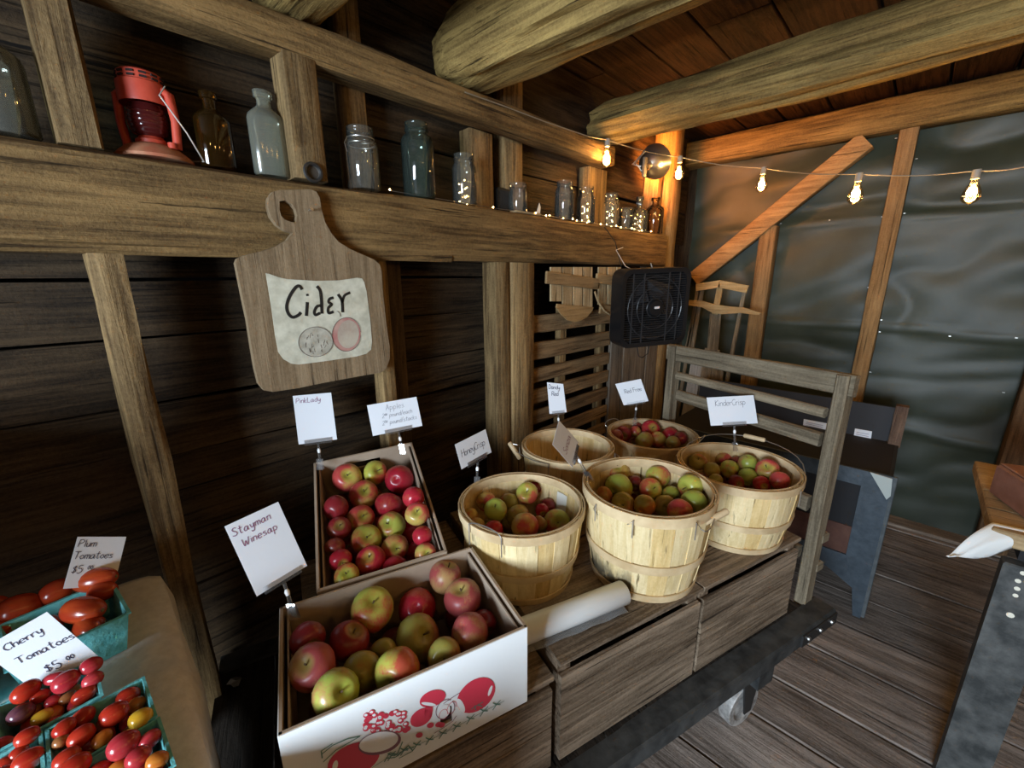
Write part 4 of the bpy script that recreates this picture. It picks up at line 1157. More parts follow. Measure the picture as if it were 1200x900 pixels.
MB().add([PY(*z2(x, y), YB)+nY*.0018 for x, y in ell(770, 412, 112, 132, 5)], [tuple(range(28))]).build('painted_apple', APR, board)
MB().add([PY(*z2(x, y), YB)+nY*.0021 for x, y in ell(785, 410, 84, 110, 5)], [tuple(range(28))]).build('painted_apple', APK, board)
MB().add([PY(*z2(x, y), YB)+nY*.0024 for x, y in ell(530, 470, 134, 116, -4)], [tuple(range(28))]).build('painted_apple', mottled('faded_grey_paint', (.38, .36, .29), (.56, .54, .45), 40, .8, 0), board)
m = MB()
draw2(ell(530, 470, 134, 116, -4, 30)+[ell(530, 470, 134, 116, -4, 30)[0]], .0009, lift=.003, mm=m); draw2(ell(770, 412, 112, 132, 5, 30), .0007, lift=.003, mm=m)
for k in range(26):
    a = rr.uniform(0, 6.28); q_ = rr.random()**.5*90; x, y = 530+q_*math.cos(a), 470+q_*.85*math.sin(a)
    draw2([(x, y), (x+rr.uniform(-14, 14), y+rr.uniform(10, 34))], .0006, lift=.003, mm=m)
draw2([(722, 275), (715, 245), (695, 230)], .0009, lift=.003, mm=m)
m.build('pencil_lines', PEN, board)
p = PY(*Zc1(553, 225), YB)
MB().tube([p+Vector((0, -.018, .004)), p+Vector((0, .02, 0))], .0022, 8).tube([p+Vector((0, -.020, .004)), p+Vector((0, -.018, .004))], .005, 8).build('nail', METAL, board)

# ------------------------------------------------------------------ tomato table
ZT = .90
tt = thing('produce_table', 'table under the pale cloth holding the tomato boxes', 'table', (-.42, .75, 0))
MB().box((-.42, .78, ZT-.024), (.86, .92, .03), bev=.004).build('table_top', W_CRATE, tt)
for x in (-.80, -.04):
    for y_ in (.37, 1.18):
        MB().box((x, y_, (ZT-.04)/2), (.05, .05, ZT-.04), bev=.004).build('leg', BLACKP, tt)
def cloth(u, v):
    # u along y (0 near .. 1 far), v from inside the table to the hem hanging on the +x side
    yy = .30+u*.965
    s = v*1.36
    edge = .020+.008*math.sin(yy*7)
    top = edge+.87
    fold = noise.noise(Vector((yy*5, s*1.2, 2)))
    if s < top:
        x = -.87+s; z = ZT+.003+.003*fold+.002*noise.noise(Vector((x*14, yy*14, 3)))
        k = max(0, (s-(top-.05))/.05); z -= .010*k*k
    else:
        h = s-top
        x = edge+.008+.026*min(1, h/.08)*(.6+.5*fold)+.02*h*math.sin(yy*18+1)
        z = ZT-.008-h*.98
    if u > .985: z -= (u-.985)*3; yy -= .006
    return Vector((x, yy, z))
tag(MB().grid(cloth, 60, 80).build('tablecloth', mottled('cloth_fabric', (.60, .58, .55), (.70, .68, .65), 60, .9, .15), smooth=True, ang=180), 'pale beige cloth draped over the tomato table', 'tablecloth')
TURQ = mottled('turquoise_pulp', (.10, .42, .44), (.17, .54, .55), 40, .9, .4)
def till(label, cx, cy, w, d, h, rz=0., group='turquoise pulp boxes on the cloth'):
    z0 = ZT+.006; k = .82; t = .0025
    m = MB(Matrix.Translation((cx, cy, z0)) @ Matrix.Rotation(rz, 4, 'Z'))
    def ring(s, z): return [(sx*w/2*s, sy*d/2*s, z) for sx, sy in ((-1, -1), (0, -1), (1, -1), (1, 0), (1, 1), (0, 1), (-1, 1), (-1, 0))]
    R = [ring(k, 0), ring(1, h), [(x*1.05, y_*1.05, h) for x, y_, z in ring(1, h)], [(x*1.05, y_*1.05, h+.002) for x, y_, z in ring(1, h)], [(x*.975, y_*.975, h+.002) for x, y_, z in ring(1, h)], [(x*.96, y_*.96, .004) for x, y_, z in ring(k, 0)]]
    vs = [p for r_ in R for p in r_]; fs = []
    for a in range(len(R)-1):
        for i in range(8):
            j = (i+1) % 8; fs.append((a*8+i, a*8+j, a*8+8+j, a*8+8+i))
    fs += [tuple(range(7, -1, -1)), tuple(40+i for i in range(8))]
    m.add(vs, fs)
    return tag(m.build('pulp_box', TURQ), label, 'produce box', group)
till('turquoise pulp box of plum tomatoes', -.112, 1.052, .15, .15, .08, .12)
till('turquoise pulp box of large plum tomatoes beside the cloth end', -.275, 1.07, .15, .15, .08, .05)
till('turquoise pulp box of grape tomatoes under the Cherry Tomatoes card', -.130, .852, .104, .094, .074, .06)
till('turquoise pulp box of mixed grape tomatoes with a yellow one at its corner', -.077, .750, .104, .092, .074, .05)
till('turquoise pulp box of grape tomatoes nearest the cloth hem with an orange one', -.070, .650, .104, .092, .074, .05)
till('turquoise pulp box of red grape tomatoes next to the one with the yellow tomato', -.188, .745, .104, .094, .074, .06)
till('turquoise pulp box of red grape tomatoes beyond the Cherry Tomatoes card', -.245, .862, .104, .094, .074, .06)
till('turquoise pulp box of grape tomatoes between the two nearest the hem', -.182, .643, .104, .094, .074, .05)
def tom_mat(name, c, c2):
    m, nt, b = newmat(name)
    v = coords(nt, (1, 1, .4)); n = noi(nt, v, 1.3, 3, .5)
    lk(nt, ramp(nt, n, [(.35, c), (.65, c2)]), b.inputs['Base Color'])
    b.inputs['Roughness'].default_value = .22; b.inputs['Specular IOR Level'].default_value = .5
    return m
TM = dict(r=tom_mat('red_tomato_skin', (.36, .018, .010), (.44, .035, .014)), p=tom_mat('pink_tomato_skin', (.36, .020, .030), (.44, .045, .05)), o=tom_mat('orange_tomato_skin', (.50, .14, .02), (.55, .20, .03)), y=tom_mat('yellow_tomato_skin', (.60, .33, .02), (.65, .40, .04)),
          d=tom_mat('purple_tomato_skin', (.10, .03, .05), (.16, .06, .07)), b=tom_mat('brown_tomato_skin', (.28, .10, .03), (.34, .14, .05)), l=tom_mat('plum_tomato_skin', (.32, .030, .010), (.42, .06, .014)))
TN = dict(r='red', p='pinkish red', o='orange', y='yellow', d='dark purple', b='brownish', l='orange-red')
def tom_mesh(mat):
    m = MB(); prof = []
    for j in range(13):
        t = math.pi*j/12; r = math.sin(t)**.85 if 0 < j < 12 else .03
        z = -math.cos(t)
        if j == 12: z = .93
        prof.append((r*(1+.06*math.cos(t)), z))
    m.lathe(prof, 16, cap=(True, True)); me = m.mesh('tomato'); me.materials.append(mat)
    me.polygons.foreach_set('use_smooth', [True]*len(me.polygons)); return me
TME = {k: tom_mesh(v) for k, v in TM.items()}
scar = MB(); scar.lathe([(.0, 1.0), (.10, .985), (.16, .93)], 8)
SCAR = scar.mesh('stem_scar'); SCAR.materials.append(plain('tomato_scar', (.20, .16, .05), .9))
def tomato(e1, e2, wpx, cls, z, kind, where, group):
    a = PZ(e1[0], e1[1], z); b = PZ(e2[0], e2[1], z); mid = (a+b)/2; ax = (b-a); L = ax.length; ax.normalize()
    r = wpx/2*depth(mid)/F
    L = min(max(L, 2.3*r), 3.6*r)
    ax = (ax+Vector((0, 0, random.uniform(-.25, .25)))).normalized()
    o = bpy.data.objects.new(kind, TME[cls]); col.objects.link(o)
    o.rotation_mode = 'QUATERNION'; o.rotation_quaternion = Vector((0, 0, 1)).rotation_difference(ax)
    o.location = mid; o.scale = (r, r, L/2)
    sz = 'large ' if wpx >= 23 else ('small ' if wpx <= 15 else '')
    tag(o, '%s%s %s %s' % (sz, TN[cls], kind.replace('_', ' '), where), 'tomato', group)
    s = bpy.data.objects.new('stem_scar', SCAR); col.objects.link(s); s.parent = o
    return o
V = S6((0, 660), 8.571)      # enlarged view of the plum tomatoes
PLT = [((640, 470), (1040, 470), 30, 'l', .99), ((770, 690), (1050, 600), 24, 'l', .965), ((730, 200), (1180, 130), 27, 'l', 1.0), ((880, 310), (1180, 250), 22, 'l', .985), ((440, 340), (700, 230), 27, 'l', .99), ((-60, 560), (430, 370), 34, 'l', .985), ((-120, 700), (80, 690), 26, 'l', .97), ((-200, 480), (20, 420), 26, 'l', .98)]
for e1, e2, w, c_, z in PLT:
    tomato(V(*e1), V(*e2), w, c_, z, 'plum_tomato', 'in the far turquoise boxes', 'plum tomatoes')
V = S6((0, 760), 6)
GT = [((70, 370), (290, 230), 21, 'r', .99), ((210, 360), (360, 310), 15, 'r', .975), ((365, 290), (560, 170), 22, 'p', .992), ((560, 160), (720, 80), 18, 'p', .995), ((585, 250), (720, 190), 17, 'p', .985), ((415, 390), (540, 300), 12, 'b', .965), ((495, 370), (690, 280), 17, 'r', .975), ((310, 400), (430, 340), 13, 'p', .968), ((65, 520), (230, 400), 21, 'd', .975), ((210, 530), (380, 430), 15, 'y', .965), ((310, 430), (400, 390), 10, 'r', .955),
      ((480, 190), (300, 230), 14, 'p', .99)]
for e1, e2, w, c_, z in GT: tomato(V(*e1), V(*e2), w, c_, z, 'grape_tomato', 'in the box under the Cherry Tomatoes card', 'grape tomatoes under the card')
GT2 = [((100, 670), (280, 570), 19, 'r', .985), ((65, 780), (200, 690), 15, 'r', .975), ((95, 840), (300, 730), 24, 'r', .98), ((0, 830), (90, 800), 18, 'r', .97), ((-60, 720), (70, 660), 20, 'p', .97), ((-40, 900), (120, 880), 20, 'r', .975)]
for e1, e2, w, c_, z in GT2: tomato(V(*e1), V(*e2), w, c_, z, 'grape_tomato', 'in the box of red grape tomatoes', 'grape tomatoes in the red box')
GT3 = [((395, 610), (510, 510), 19, 'r', .988), ((390, 700), (470, 600), 15, 'b', .98), ((480, 500), (590, 430), 12, 'o', .968), ((515, 540), (650, 430), 20, 'r', .975), ((485, 670), (660, 560), 22, 'r', .985), ((655, 690), (780, 580), 17, 'o', .978), ((715, 510), (890, 410), 24, 'r', .985), ((820, 380), (980, 300), 20, 'r', .97), ((905, 430), (1010, 360), 16, 'o', .965), ((905, 540), (1070, 440), 20, 'y', .985), ((380, 830), (560, 720), 22, 'r', .985), ((430, 900), (620, 770), 26, 'r', .99)]
for e1, e2, w, c_, z in GT3: tomato(V(*e1), V(*e2), w, c_, z, 'grape_tomato', 'in the box with the yellow tomato', 'grape tomatoes with the yellow one')
GT4 = [((765, 750), (970, 600), 27, 'p', .99), ((975, 690), (1130, 590), 19, 'p', .98), ((895, 830), (1050, 700), 22, 'p', .988), ((1020, 830), (1190, 750), 19, 'o', .985), ((780, 880), (900, 820), 20, 'o', .97), ((640, 900), (760, 830), 20, 'r', .97), ((950, 930), (1150, 870), 24, 'r', .975)]
for e1, e2, w, c_, z in GT4: tomato(V(*e1), V(*e2), w, c_, z, 'grape_tomato', 'in the box nearest the cloth hem', 'grape tomatoes nearest the hem')
# lower layer of tomatoes carrying the visible ones
rs = random.Random(11)
for (cx, cy, w, kind, lay, wh, gp) in [(-.112, 1.052, .13, 'plum_tomato', 2, 'in the far turquoise boxes', 'plum tomatoes'), (-.275, 1.07, .13, 'plum_tomato', 2, 'in the far turquoise boxes', 'plum tomatoes'), (-.130, .852, .09, 'grape_tomato', 3, 'in the box under the Cherry Tomatoes card', 'grape tomatoes under the card'), (-.077, .75, .09, 'grape_tomato', 3, 'in the box with the yellow tomato', 'grape tomatoes with the yellow one'),
        (-.070, .65, .09, 'grape_tomato', 3, 'in the box nearest the cloth hem', 'grape tomatoes nearest the hem'), (-.188, .745, .09, 'grape_tomato', 3, 'in the box of red grape tomatoes', 'grape tomatoes in the red box'), (-.245, .862, .09, 'grape_tomato', 3, 'in the box of red grape tomatoes beyond the card', 'grape tomatoes beyond the card'), (-.182, .643, .09, 'grape_tomato', 3, 'in the box between the two nearest the hem', 'grape tomatoes between the boxes')]:
    r = .021 if kind == 'plum_tomato' else .0105
    L = .030 if kind == 'plum_tomato' else .0155
    nn = 2 if kind == 'plum_tomato' else 3
    zz = [ZT+.010+r, ZT+.010+r*2.7, ZT+.010+r*4.3][:lay]
    for z in zz:
        for i in range(nn):
            for j in range(nn):
                sp_ = w*.80
                x = cx-sp_/2+sp_*(i+.5)/nn; y_ = cy-sp_/2+sp_*(j+.5)/nn
                cls = 'l' if kind == 'plum_tomato' else rs.choice('rrprob')
                o = bpy.data.objects.new(kind, TME[cls]); col.objects.link(o)
                o.location = (x, y_, z); o.rotation_euler = (math.radians(90)+rs.uniform(-.2, .2), 0, rs.uniform(-.4, .4)); o.scale = (r, r, L)
                tag(o, '%s %s underneath the others %s' % (TN[cls], kind.replace('_', ' '), wh), 'tomato', gp)
def added_shade_crate(label, cx, cy, z0, rz):  # unseen crates, added to shade the lower wall behind the tomato table
    M = Matrix.Translation((cx, cy, z0)) @ Matrix.Rotation(rz, 4, 'Z')
    c = thing('added_shade_crate', label, 'crate', (cx, cy, z0), (0, 0, rz), 'added shade crates on the tomato table')
    for s_ in (-1, 1):
        MB(M).box((s_*.165, 0, .115), (.02, .44, .225), bev=.003).build('end_panel', W_CRATEY, c)
        for k in range(3): MB(M).box((0, s_*.226, .035+k*.075), (.35, .011, .068), bev=.002).build('slat', W_CRATE, c)
    for k in range(4): MB(M).box((-.128+k*.085, 0, .006), (.08, .46, .01), bev=.002).build('bottom_slat', W_CRATEY, c)
added_shade_crate('added wooden crate on the cloth, out of view, shading the lower wall', -.70, 1.09, ZT+.008, .03)
added_shade_crate('added wooden crate stacked on the first, out of view, shading the lower wall', -.70, 1.09, ZT+.238, -.04)
# tomato cards
c0 = PZ(110, 668, 1.02)
cor, n_ = card_frame([(91, 629), (148, 629), (134, 686), (74, 690)], c0, (.35, -.9, .25))
cd = card_mesh(cor, n_, 'price_card'); tag(cd, 'white card hand-written Plum Tomatoes 5.00 behind the plum tomatoes', 'sign')
write(cor, n_, [('Plum', .05, .80, .17, .1, .95), ('Tomatoes', .02, .56, .17, .1, .85), ('$5.^00^', .06, .28, .18, .1, 1.)] if '.' in GL else [('Plum', .05, .80, .17, .1, .95), ('Tomatoes', .02, .56, .17, .1, .85), ('$5 ^00^', .06, .28, .18, .1, .9)], INK, .0006, cd)
c0 = PZ(60, 770, 1.0)
cor, n_ = card_frame([(-24, 762), (55, 717), (121, 774), (36, 806)], c0, (-.10, -.60, .79))
cd = card_mesh(cor, n_, 'price_card'); tag(cd, 'white card hand-written Cherry Tomatoes 5.00 lying over the grape tomatoes', 'sign')
write(cor, n_, [('Cherry', .20, .76, .17, .1, .9), ('Tomatoes', .16, .47, .17, .1, .9), ('$5 ^00^', .32, .14, .20, .1, .9)], INK, .0006, cd)

# ------------------------------------------------------------------ jars and bottles on the shelf beam
def ztop(x): return 1.8665-.002*x/1.0*.0 - .0022*x
GLASS = thin_glass('clear_jar_glass', (.93, .94, .90), 1.0, .04, .06, (.75, .78, .7))
GLASSB = thin_glass('blue_green_glass', (.66, .78, .70), 1.0, .05, .05, (.38, .52, .45))
GLASSA = thin_glass('amber_glass', (.40, .20, .04), 1.0, .06, .05, (.30, .15, .03))
GLASSF = thin_glass('frosted_glass', (.84, .88, .80), 1.0, .14, .17, (.62, .66, .56))
GLASSO = thin_glass('faint_amber_glass', (.85, .66, .42), 1.0, .05, .03, (.6, .4, .2))
def jar_prof(r, h, neck=.78, sh=.70):
    return [(.0, .003), (r*.9, .002), (r, .008), (r, h*sh), (r*.97, h*(sh+.05)), (r*.88, h*(sh+.10)), (r*neck, h*(sh+.14)), (r*neck, h*(sh+.17)), (r*(neck+.07), h*(sh+.18)), (r*(neck+.03), h*(sh+.21)), (r*(neck+.05), h*(sh+.23)), (r*neck, h*(sh+.25)), (r*(neck+.04), h*(sh+.27)), (r*(neck+.03), h), (r*(neck-.05), h)]
def bottle_prof(r, h, nr, sh):
    return [(0, .003), (r*.92, .001), (r, .006), (r, h*sh), (r*.93, h*(sh+.05)), (r*.7, h*(sh+.10)), (nr*1.15, h*(sh+.15)), (nr, h*(sh+.18)), (nr, h*.90), (nr*1.35, h*.91), (nr*1.4, h*.985), (nr*1.2, h), (nr*.9, h)]
def jar(name, label, cat, px, py, prof, mat, Y=YF+.055, sx=1., sy=1., rot=0.):
    p = PY(px, py, Y); x = p.x
    m = MB(); m.lathe(prof, 28, (x, Y, ztop(x)+.002), Matrix.Rotation(rot, 3, 'Z'), sx=sx, sy=sy)
    o = m.build(name, mat, None, True, Vector((x, Y, ztop(x)+.002)), 50)
    tag(o, label, cat, 'glass jars and bottles on the shelf beam'); return o, x
j, x = jar('glass_jar', 'clear jar with a wire bail beside the tall blue-green jar', 'jar', 427, 216, jar_prof(.050, .178, .76), GLASS)
for zf in (.135, .15):
    MB().tube([Vector((x+.041*math.cos(t), YF+.055+.041*math.sin(t), ztop(x)+zf)) for t in np.linspace(0, 2*math.pi, 20, endpoint=False)], .0016, 5, closed=True).build('wire_ring', METAL, j, smooth=True)
MB().tube([(x-.043, YF+.055, ztop(x)+.15), (x-.056, YF+.05, ztop(x)+.13), (x-.052, YF+.045, ztop(x)+.105)], .0016, 5).build('wire_lever', METAL, j)
jar('glass_jar', 'tall blue-green half-gallon jar, the biggest on the beam', 'jar', 492, 226, jar_prof(.0555, .238, .66, .72), GLASSB)
jar('glass_jar', 'clear quart jar left of the short squared upright', 'jar', 545, 236, jar_prof(.0465, .18, .78), GLASS)
jar('glass_jar', 'small straight-sided jar beside the black box', 'jar', 607, 243, jar_prof(.041, .122, .86, .66), GLASS)
jar('glass_jar', 'clear wide-mouth quart jar next to the paper scrap and upright', 'jar', 661, 254, jar_prof(.0465, .178, .78, .72), GLASS)
jar('glass_jar', 'clear jar in front of the end upright under the rail', 'jar', 686, 258, jar_prof(.047, .178, .76, .66), GLASS)
jar('glass_jar', 'clear jar right of the end upright', 'jar', 715, 262, jar_prof(.047, .178, .74, .64), GLASS)
jar('glass_jar', 'low straight glass jar between the jars and the jug', 'jar', 733, 265, jar_prof(.042, .12, .9, .70), GLASS, Y=YF+.05)
jar('glass_bottle', 'clear bottle with a thin neck and wide shoulders', 'bottle', 748, 267, bottle_prof(.055, .215, .017, .55), GLASS, Y=YF+.09)
o, x = jar('glass_bottle', 'amber tinted jug by the corner post', 'bottle', 766, 268, bottle_prof(.056, .225, .02, .66), GLASSO, Y=YF+.060)
MB().tube([(x+.016, YF+.060, ztop(x)+.21), (x+.04, YF+.058, ztop(x)+.215), (x+.05, YF+.058, ztop(x)+.185)], .004, 6).build('jug_ear', GLASSO, o, smooth=True)
jar('glass_bottle', 'frosted clear flat flask bottle beside the short wide upright', 'bottle', 319, 196, bottle_prof(.046, .208, .017, .66), GLASSF, sy=.62)
jar('glass_bottle', 'brown amber flask bottle right of the red lantern', 'bottle', 256, 188, bottle_prof(.040, .172, .014, .62), GLASSA, sy=.7)
jar('glass_bottle', 'large clear bottle left of the rough stud', 'bottle', 2, 148, bottle_prof(.052, .235, .018, .55), thin_glass('dusty_glass', (.72, .76, .70), 1., .08, .18, (.4, .42, .38)), sx=1.)
# black box, paper scrap, wood slip
p = PY(594, 240, YF+.085)
o = MB().box((p.x, YF+.125, ztop(p.x)+.056), (.075, .05, .108), bev=.008).build('speaker_box', plain('black_plastic', (.012, .012, .012), .4)); tag(o, 'small black box standing behind the straight-sided jar', 'box')
MB().box((p.x, YF+.099, ztop(p.x)+.06), (.055, .003, .075)).build('box_front', plain('black_mesh', (.02, .02, .02), .8), o)
p = PY(617, 246, YF+.03)
tag(MB().box((p.x, YF+.035, ztop(p.x)+.006), (.16, .04, .009), bev=.002).build('wood_strip', W_PALE), 'thin pale wood strip lying in front of the small jar', 'wood strip')
p = PY(631, 240, YF+.03)
tag(MB().prism([Vector((p.x-.012, YF+.03, ztop(p.x)+.013)), Vector((p.x+.016, YF+.035, ztop(p.x)+.013)), Vector((p.x+.020, YF+.035, ztop(p.x)+.042)), Vector((p.x+.012, YF+.035, ztop(p.x)+.058)), Vector((p.x+.000, YF+.03, ztop(p.x)+.045))], (0, -.001, 0), (0, .001, 0)).build('paper_tag', PAPER), 'small torn white paper tag on the pale wood strip', 'paper')

# ------------------------------------------------------------------ red barn lantern
lx, ly = .207, YF+.088; lz = ztop(lx)+.003
LRED = mottled('lantern_red', (.50, .055, .030), (.58, .085, .050), 20, .45, .08)
LDUST = mottled('lantern_dusty_red', (.42, .12, .06), (.46, .24, .13), 16, .7, .15)
ln = thing('barn_lantern', 'red barn lantern with a dark ruby globe on the shelf beam', 'lantern', (lx, ly, lz))
T = lambda prof, nm, mat, n=32, par=ln, dz=0: MB().lathe(prof, n, (lx, ly, lz+dz)).build(nm, mat, par, smooth=True, ang=40)
T([(0, .0), (.074, 0), (.076, .006), (.066, .016), (.052, .028), (.034, .036), (.0, .038)], 'fuel_tank', LDUST)
T([(.030, .034), (.031, .044), (.024, .05), (.022, .058), (.0, .058)], 'burner', LRED)
gp = [(.024, .052)]+[(.030+.008*math.sin(math.pi*k/15)+.0016*(k % 2), .055+k*.0042) for k in range(16)]+[(.024, .122)]
T(gp, 'globe', plain('ruby_glass', (.075, .010, .010), .12, 0, .6))
T([(.046, .118), (.047, .124), (.046, .160), (.041, .163), (.041, .180), (.036, .184), (.0, .185)], 'chimney_hood', LRED)
m = MB()
for k in range(12):
    a = k*math.pi/6
    for dz in (.167, .175):
        m.box((lx+.0415*math.cos(a), ly+.0415*math.sin(a), lz+dz), (.004, .013, .004), Matrix.Rotation(a, 3, 'Z'))
m.build('vent_slot', plain('vent_black', (.02, .01, .01), .8), ln)
for s in (-1, 1):
    d = Vector((s*.75, -s*.66, 0)).normalized()
    c_ = Vector((lx, ly, lz))
    MB().tube([c_+d*.040+Vector((0, 0, .150)), c_+d*.056+Vector((0, 0, .140)), c_+d*.060+Vector((0, 0, .085)), c_+d*.054+Vector((0, 0, .028))], [.010, .010, .009, .009], 10).build('side_tube', LRED, ln, smooth=True)
MB().tube([(lx+.036, ly-.046, lz+.155), (lx+.02, ly-.062, lz+.13), (lx+.058, ly-.068, lz+.06), (lx+.086, ly-.05, lz+.008), (lx+.075, ly+.03, lz+.02)], .0016, 6).build('bail_wire', plain('pale_wire', (.75, .72, .68), .4, .5), ln, smooth=True)
T([(.0, .0), (.009, .0), (.009, .012), (.0, .013)], 'filler_cap', LRED, 12, ln, 0).location = Vector((.030, -.045, .026))

# ------------------------------------------------------------------ string lights with glowing bulbs
CORD = plain('black_cord', (.02, .018, .015), .6); CORDW = plain('pale_cord', (.55, .50, .40), .6)
WARM = emis('filament_glow', (1.0, .52, .14), 95)
BULB = thin_glass('bulb_glass', (1.0, .86, .62), .6, .04)
bpos = [(712, 164, 2.05), (797, 184, 2.35), (895, 197, 2.25), (1007, 204, 1.80), (1145, 200, 1.62)]
pts = [PY(545, 108, YF-.012), PY(590, 124, YF-.012), PY(640, 143, YF-.02), PY(690, 160, YF-.06)]+[PD(*b) for b in bpos]+[PD(1230, 188, 1.5)]
added_run = [Vector((1.72, -.95, 2.10)), Vector((.9, -1.2, 2.14)), Vector((.1, -1.15, 2.12)), Vector((-.7, -.9, 2.2)), Vector((-1.3, -.2, 2.25))]
allp = pts+added_run
cur = []
for i in range(len(allp)-1):
    a, b = allp[i], allp[i+1]
    for k in range(6):
        t = k/6; q = a.lerp(b, t); q.z -= (.012 if i > 3 else 0.)*math.sin(math.pi*t); cur.append(q)
cur.append(allp[-1])
sl = thing('string_lights', 'string of warm edison bulbs on a cord hung across the room', 'string lights', allp[0])
MB().tube(cur, .0024, 6).build('cord', plain('tan_cord', (.24, .20, .14), .6), sl, smooth=True)
def bulb(p, par, power, k=1.0, light=True):
    p = Vector(p)
    sk = MB().tube([p+Vector((0, 0, .004)), p+Vector((0, 0, -.030))], .013*k, 12).build('socket', plain('grey_socket', (.30, .28, .24), .5), par, smooth=True, ang=40)
    c_ = p+Vector((0, 0, -.030))
    prof = [(.011, 0), (.013, -.012), (.019, -.026), (.026, -.045), (.029, -.060), (.027, -.074), (.018, -.085), (.006, -.090), (0, -.091)]
    g = MB().lathe([(r*k, z*k) for r, z in prof], 20, c_).build('glass_bulb', BULB, sk, smooth=True, ang=60)
    m = MB()
    for q in range(6):
        a = q*math.pi/3
        m.tube([c_+Vector((.004*math.cos(a), .004*math.sin(a), -.020))*k, c_+Vector((.011*math.cos(a), .011*math.sin(a), -.062))*k], .0016, 5)
    m.build('filament', WARM, g)
    if light:
        l = bpy.data.lights.new('bulb_light', 'POINT'); l.energy = power; l.color = (1.0, .66, .28); l.shadow_soft_size = .02
        lo = bpy.data.objects.new('bulb_light', l); col.objects.link(lo); lo.parent = sk
        lo.location = wm(sk).inverted() @ (c_+Vector((0, 0, -.05)))
for b in bpos: bulb(PD(*b), sl, 1.5)
for q in added_run[:4]: bulb(q, sl, 2.9)  # string carried on out of view; these bulbs added to warm the rafters

# reflector clamp lamp with orange light, by the corner post
hl = PD(763, 192, 2.48)
lamp = thing('clamp_lamp', 'shiny round reflector clamp lamp by the orange lit corner post', 'lamp', hl)
dirv = Vector((.93, .02, .36)).normalized(); R = Vector((0, 0, 1)).rotation_difference(dirv).to_matrix()
MB().lathe([(r_*1.18, z_*1.18) for r_, z_ in [(.018, -.06), (.022, -.035), (.045, -.022), (.068, .004), (.082, .045), (.084, .047), (.081, .044), (.066, .002), (.043, -.020), (.020, -.032)]], 32, hl, R).build('reflector', plain('spun_aluminium', (.62, .60, .55), .28, .95), lamp, smooth=True, ang=40)
MB().lathe([(0, -.10), (.018, -.10), (.020, -.055), (.018, -.05)], 14, hl, R).build('lamp_socket', plain('socket_black', (.02, .02, .02), .5), lamp, smooth=True)
MB().lathe([(.012, -.03), (.018, .0), (.024, .018), (.018, .034), (.0, .04)], 16, hl, R).build('heat_bulb', emis('orange_bulb', (1.0, .30, .05), 18), lamp, smooth=True)
bk = hl-dirv*.09
MB().tube([bk, bk+Vector((-.03, .06, .02)), Vector((hl.x-.10, YF-.004, hl.z+.05))], .005, 8).build('clamp_arm', METAL, lamp, smooth=True)
MB().box(Vector((hl.x-.10, YF-.005, 2.205)), (.03, .012, .105)).build('clamp_jaw', METAL, lamp)
MB().tube([bk, bk+Vector((-.05, -.01, -.03)), bk+Vector((-.08, .02, .02)), bk+Vector((-.05, .0, .04)), bk+Vector((-.10, .01, .0))], .002, 5).build('wire_twist', METAL, lamp)
l = bpy.data.lights.new('heat_lamp_light', 'SPOT'); l.energy = 24; l.color = (1.0, .30, .05); l.spot_size = math.radians(150); l.spot_blend = .8; l.shadow_soft_size = .04
lo = bpy.data.objects.new('heat_lamp_light', l); col.objects.link(lo); lo.parent = lamp; lo.location = dirv*.06; lo.rotation_euler = dirv.to_track_quat('-Z', 'Y').to_euler()

# fairy lights along the beam
fl = thing('fairy_lights', 'thin wire of tiny fairy lights lying along the beam between the jars', 'fairy lights', PY(640, 250, YF+.01))
fpx = [(457, 225), (578, 241), (628, 247), (640, 250), (644, 248), (660, 258), (671, 260), (676, 256), (690, 264), (704, 266), (722, 268), (728, 261), (740, 274), (752, 272), (763, 273)]
fp = [PY(x, y, YF+.012+.02*(i % 2)) for i, (x, y) in enumerate(fpx)]
for q in fp: q.z = ztop(q.x)+.0065
MB().tube(fp, .0009, 4).build('wire', METAL, fl)
GLOW = emis('fairy_glow', (1.0, .60, .22), 40)
for q in fp: MB().lathe([(0, -.003), (.003, 0), (0, .003)], 6, q+Vector((0, 0, .003))).build('fairy_bulb', GLOW, fl)
for (jx, jr, jh) in ((686, .026, .10), (715, .028, .10), (748, .03, .09), (545, .026, .09)):
    xx = PY(jx, 262, YF+.055).x; cp = []
    for k in range(9):
        a = k*2.1; cp.append(Vector((xx+jr*math.cos(a)*(.5+.5*((k*37) % 10)/10), YF+.055+jr*math.sin(a)*(.5+.5*((k*53) % 10)/10), ztop(xx)+.010+jh*k/9)))
    MB().tube(cp, .0007, 4).build('wire', METAL, fl)
    for q in cp: MB().lathe([(0, -.0022), (.0022, 0), (0, .0022)], 6, q).build('fairy_bulb', GLOW, fl)
# cord hanging off the beam on to the fan
hp = [PY(708, 266, YF-.001), PY(713, 272, YF-.014), PY(721, 284, YF-.014), PY(725, 300, YF-.014), PY(728, 312, YF-.014)]
tag(MB().tube(hp, .003, 6).build('power_cord', CORD, smooth=True), 'dark cord hanging over the beam edge above the box fan', 'cord')
wp = [PY(x, y, YF-.02) for x, y in [(730, 290), (722, 293), (726, 300), (733, 312), (741, 316), (746, 322), (746, 328)]]
tag(MB().tube(wp, .0022, 5).build('white_wire', plain('white_wire', (.85, .83, .78), .5), smooth=True), 'short white bent wire above the box fan corner', 'wire')

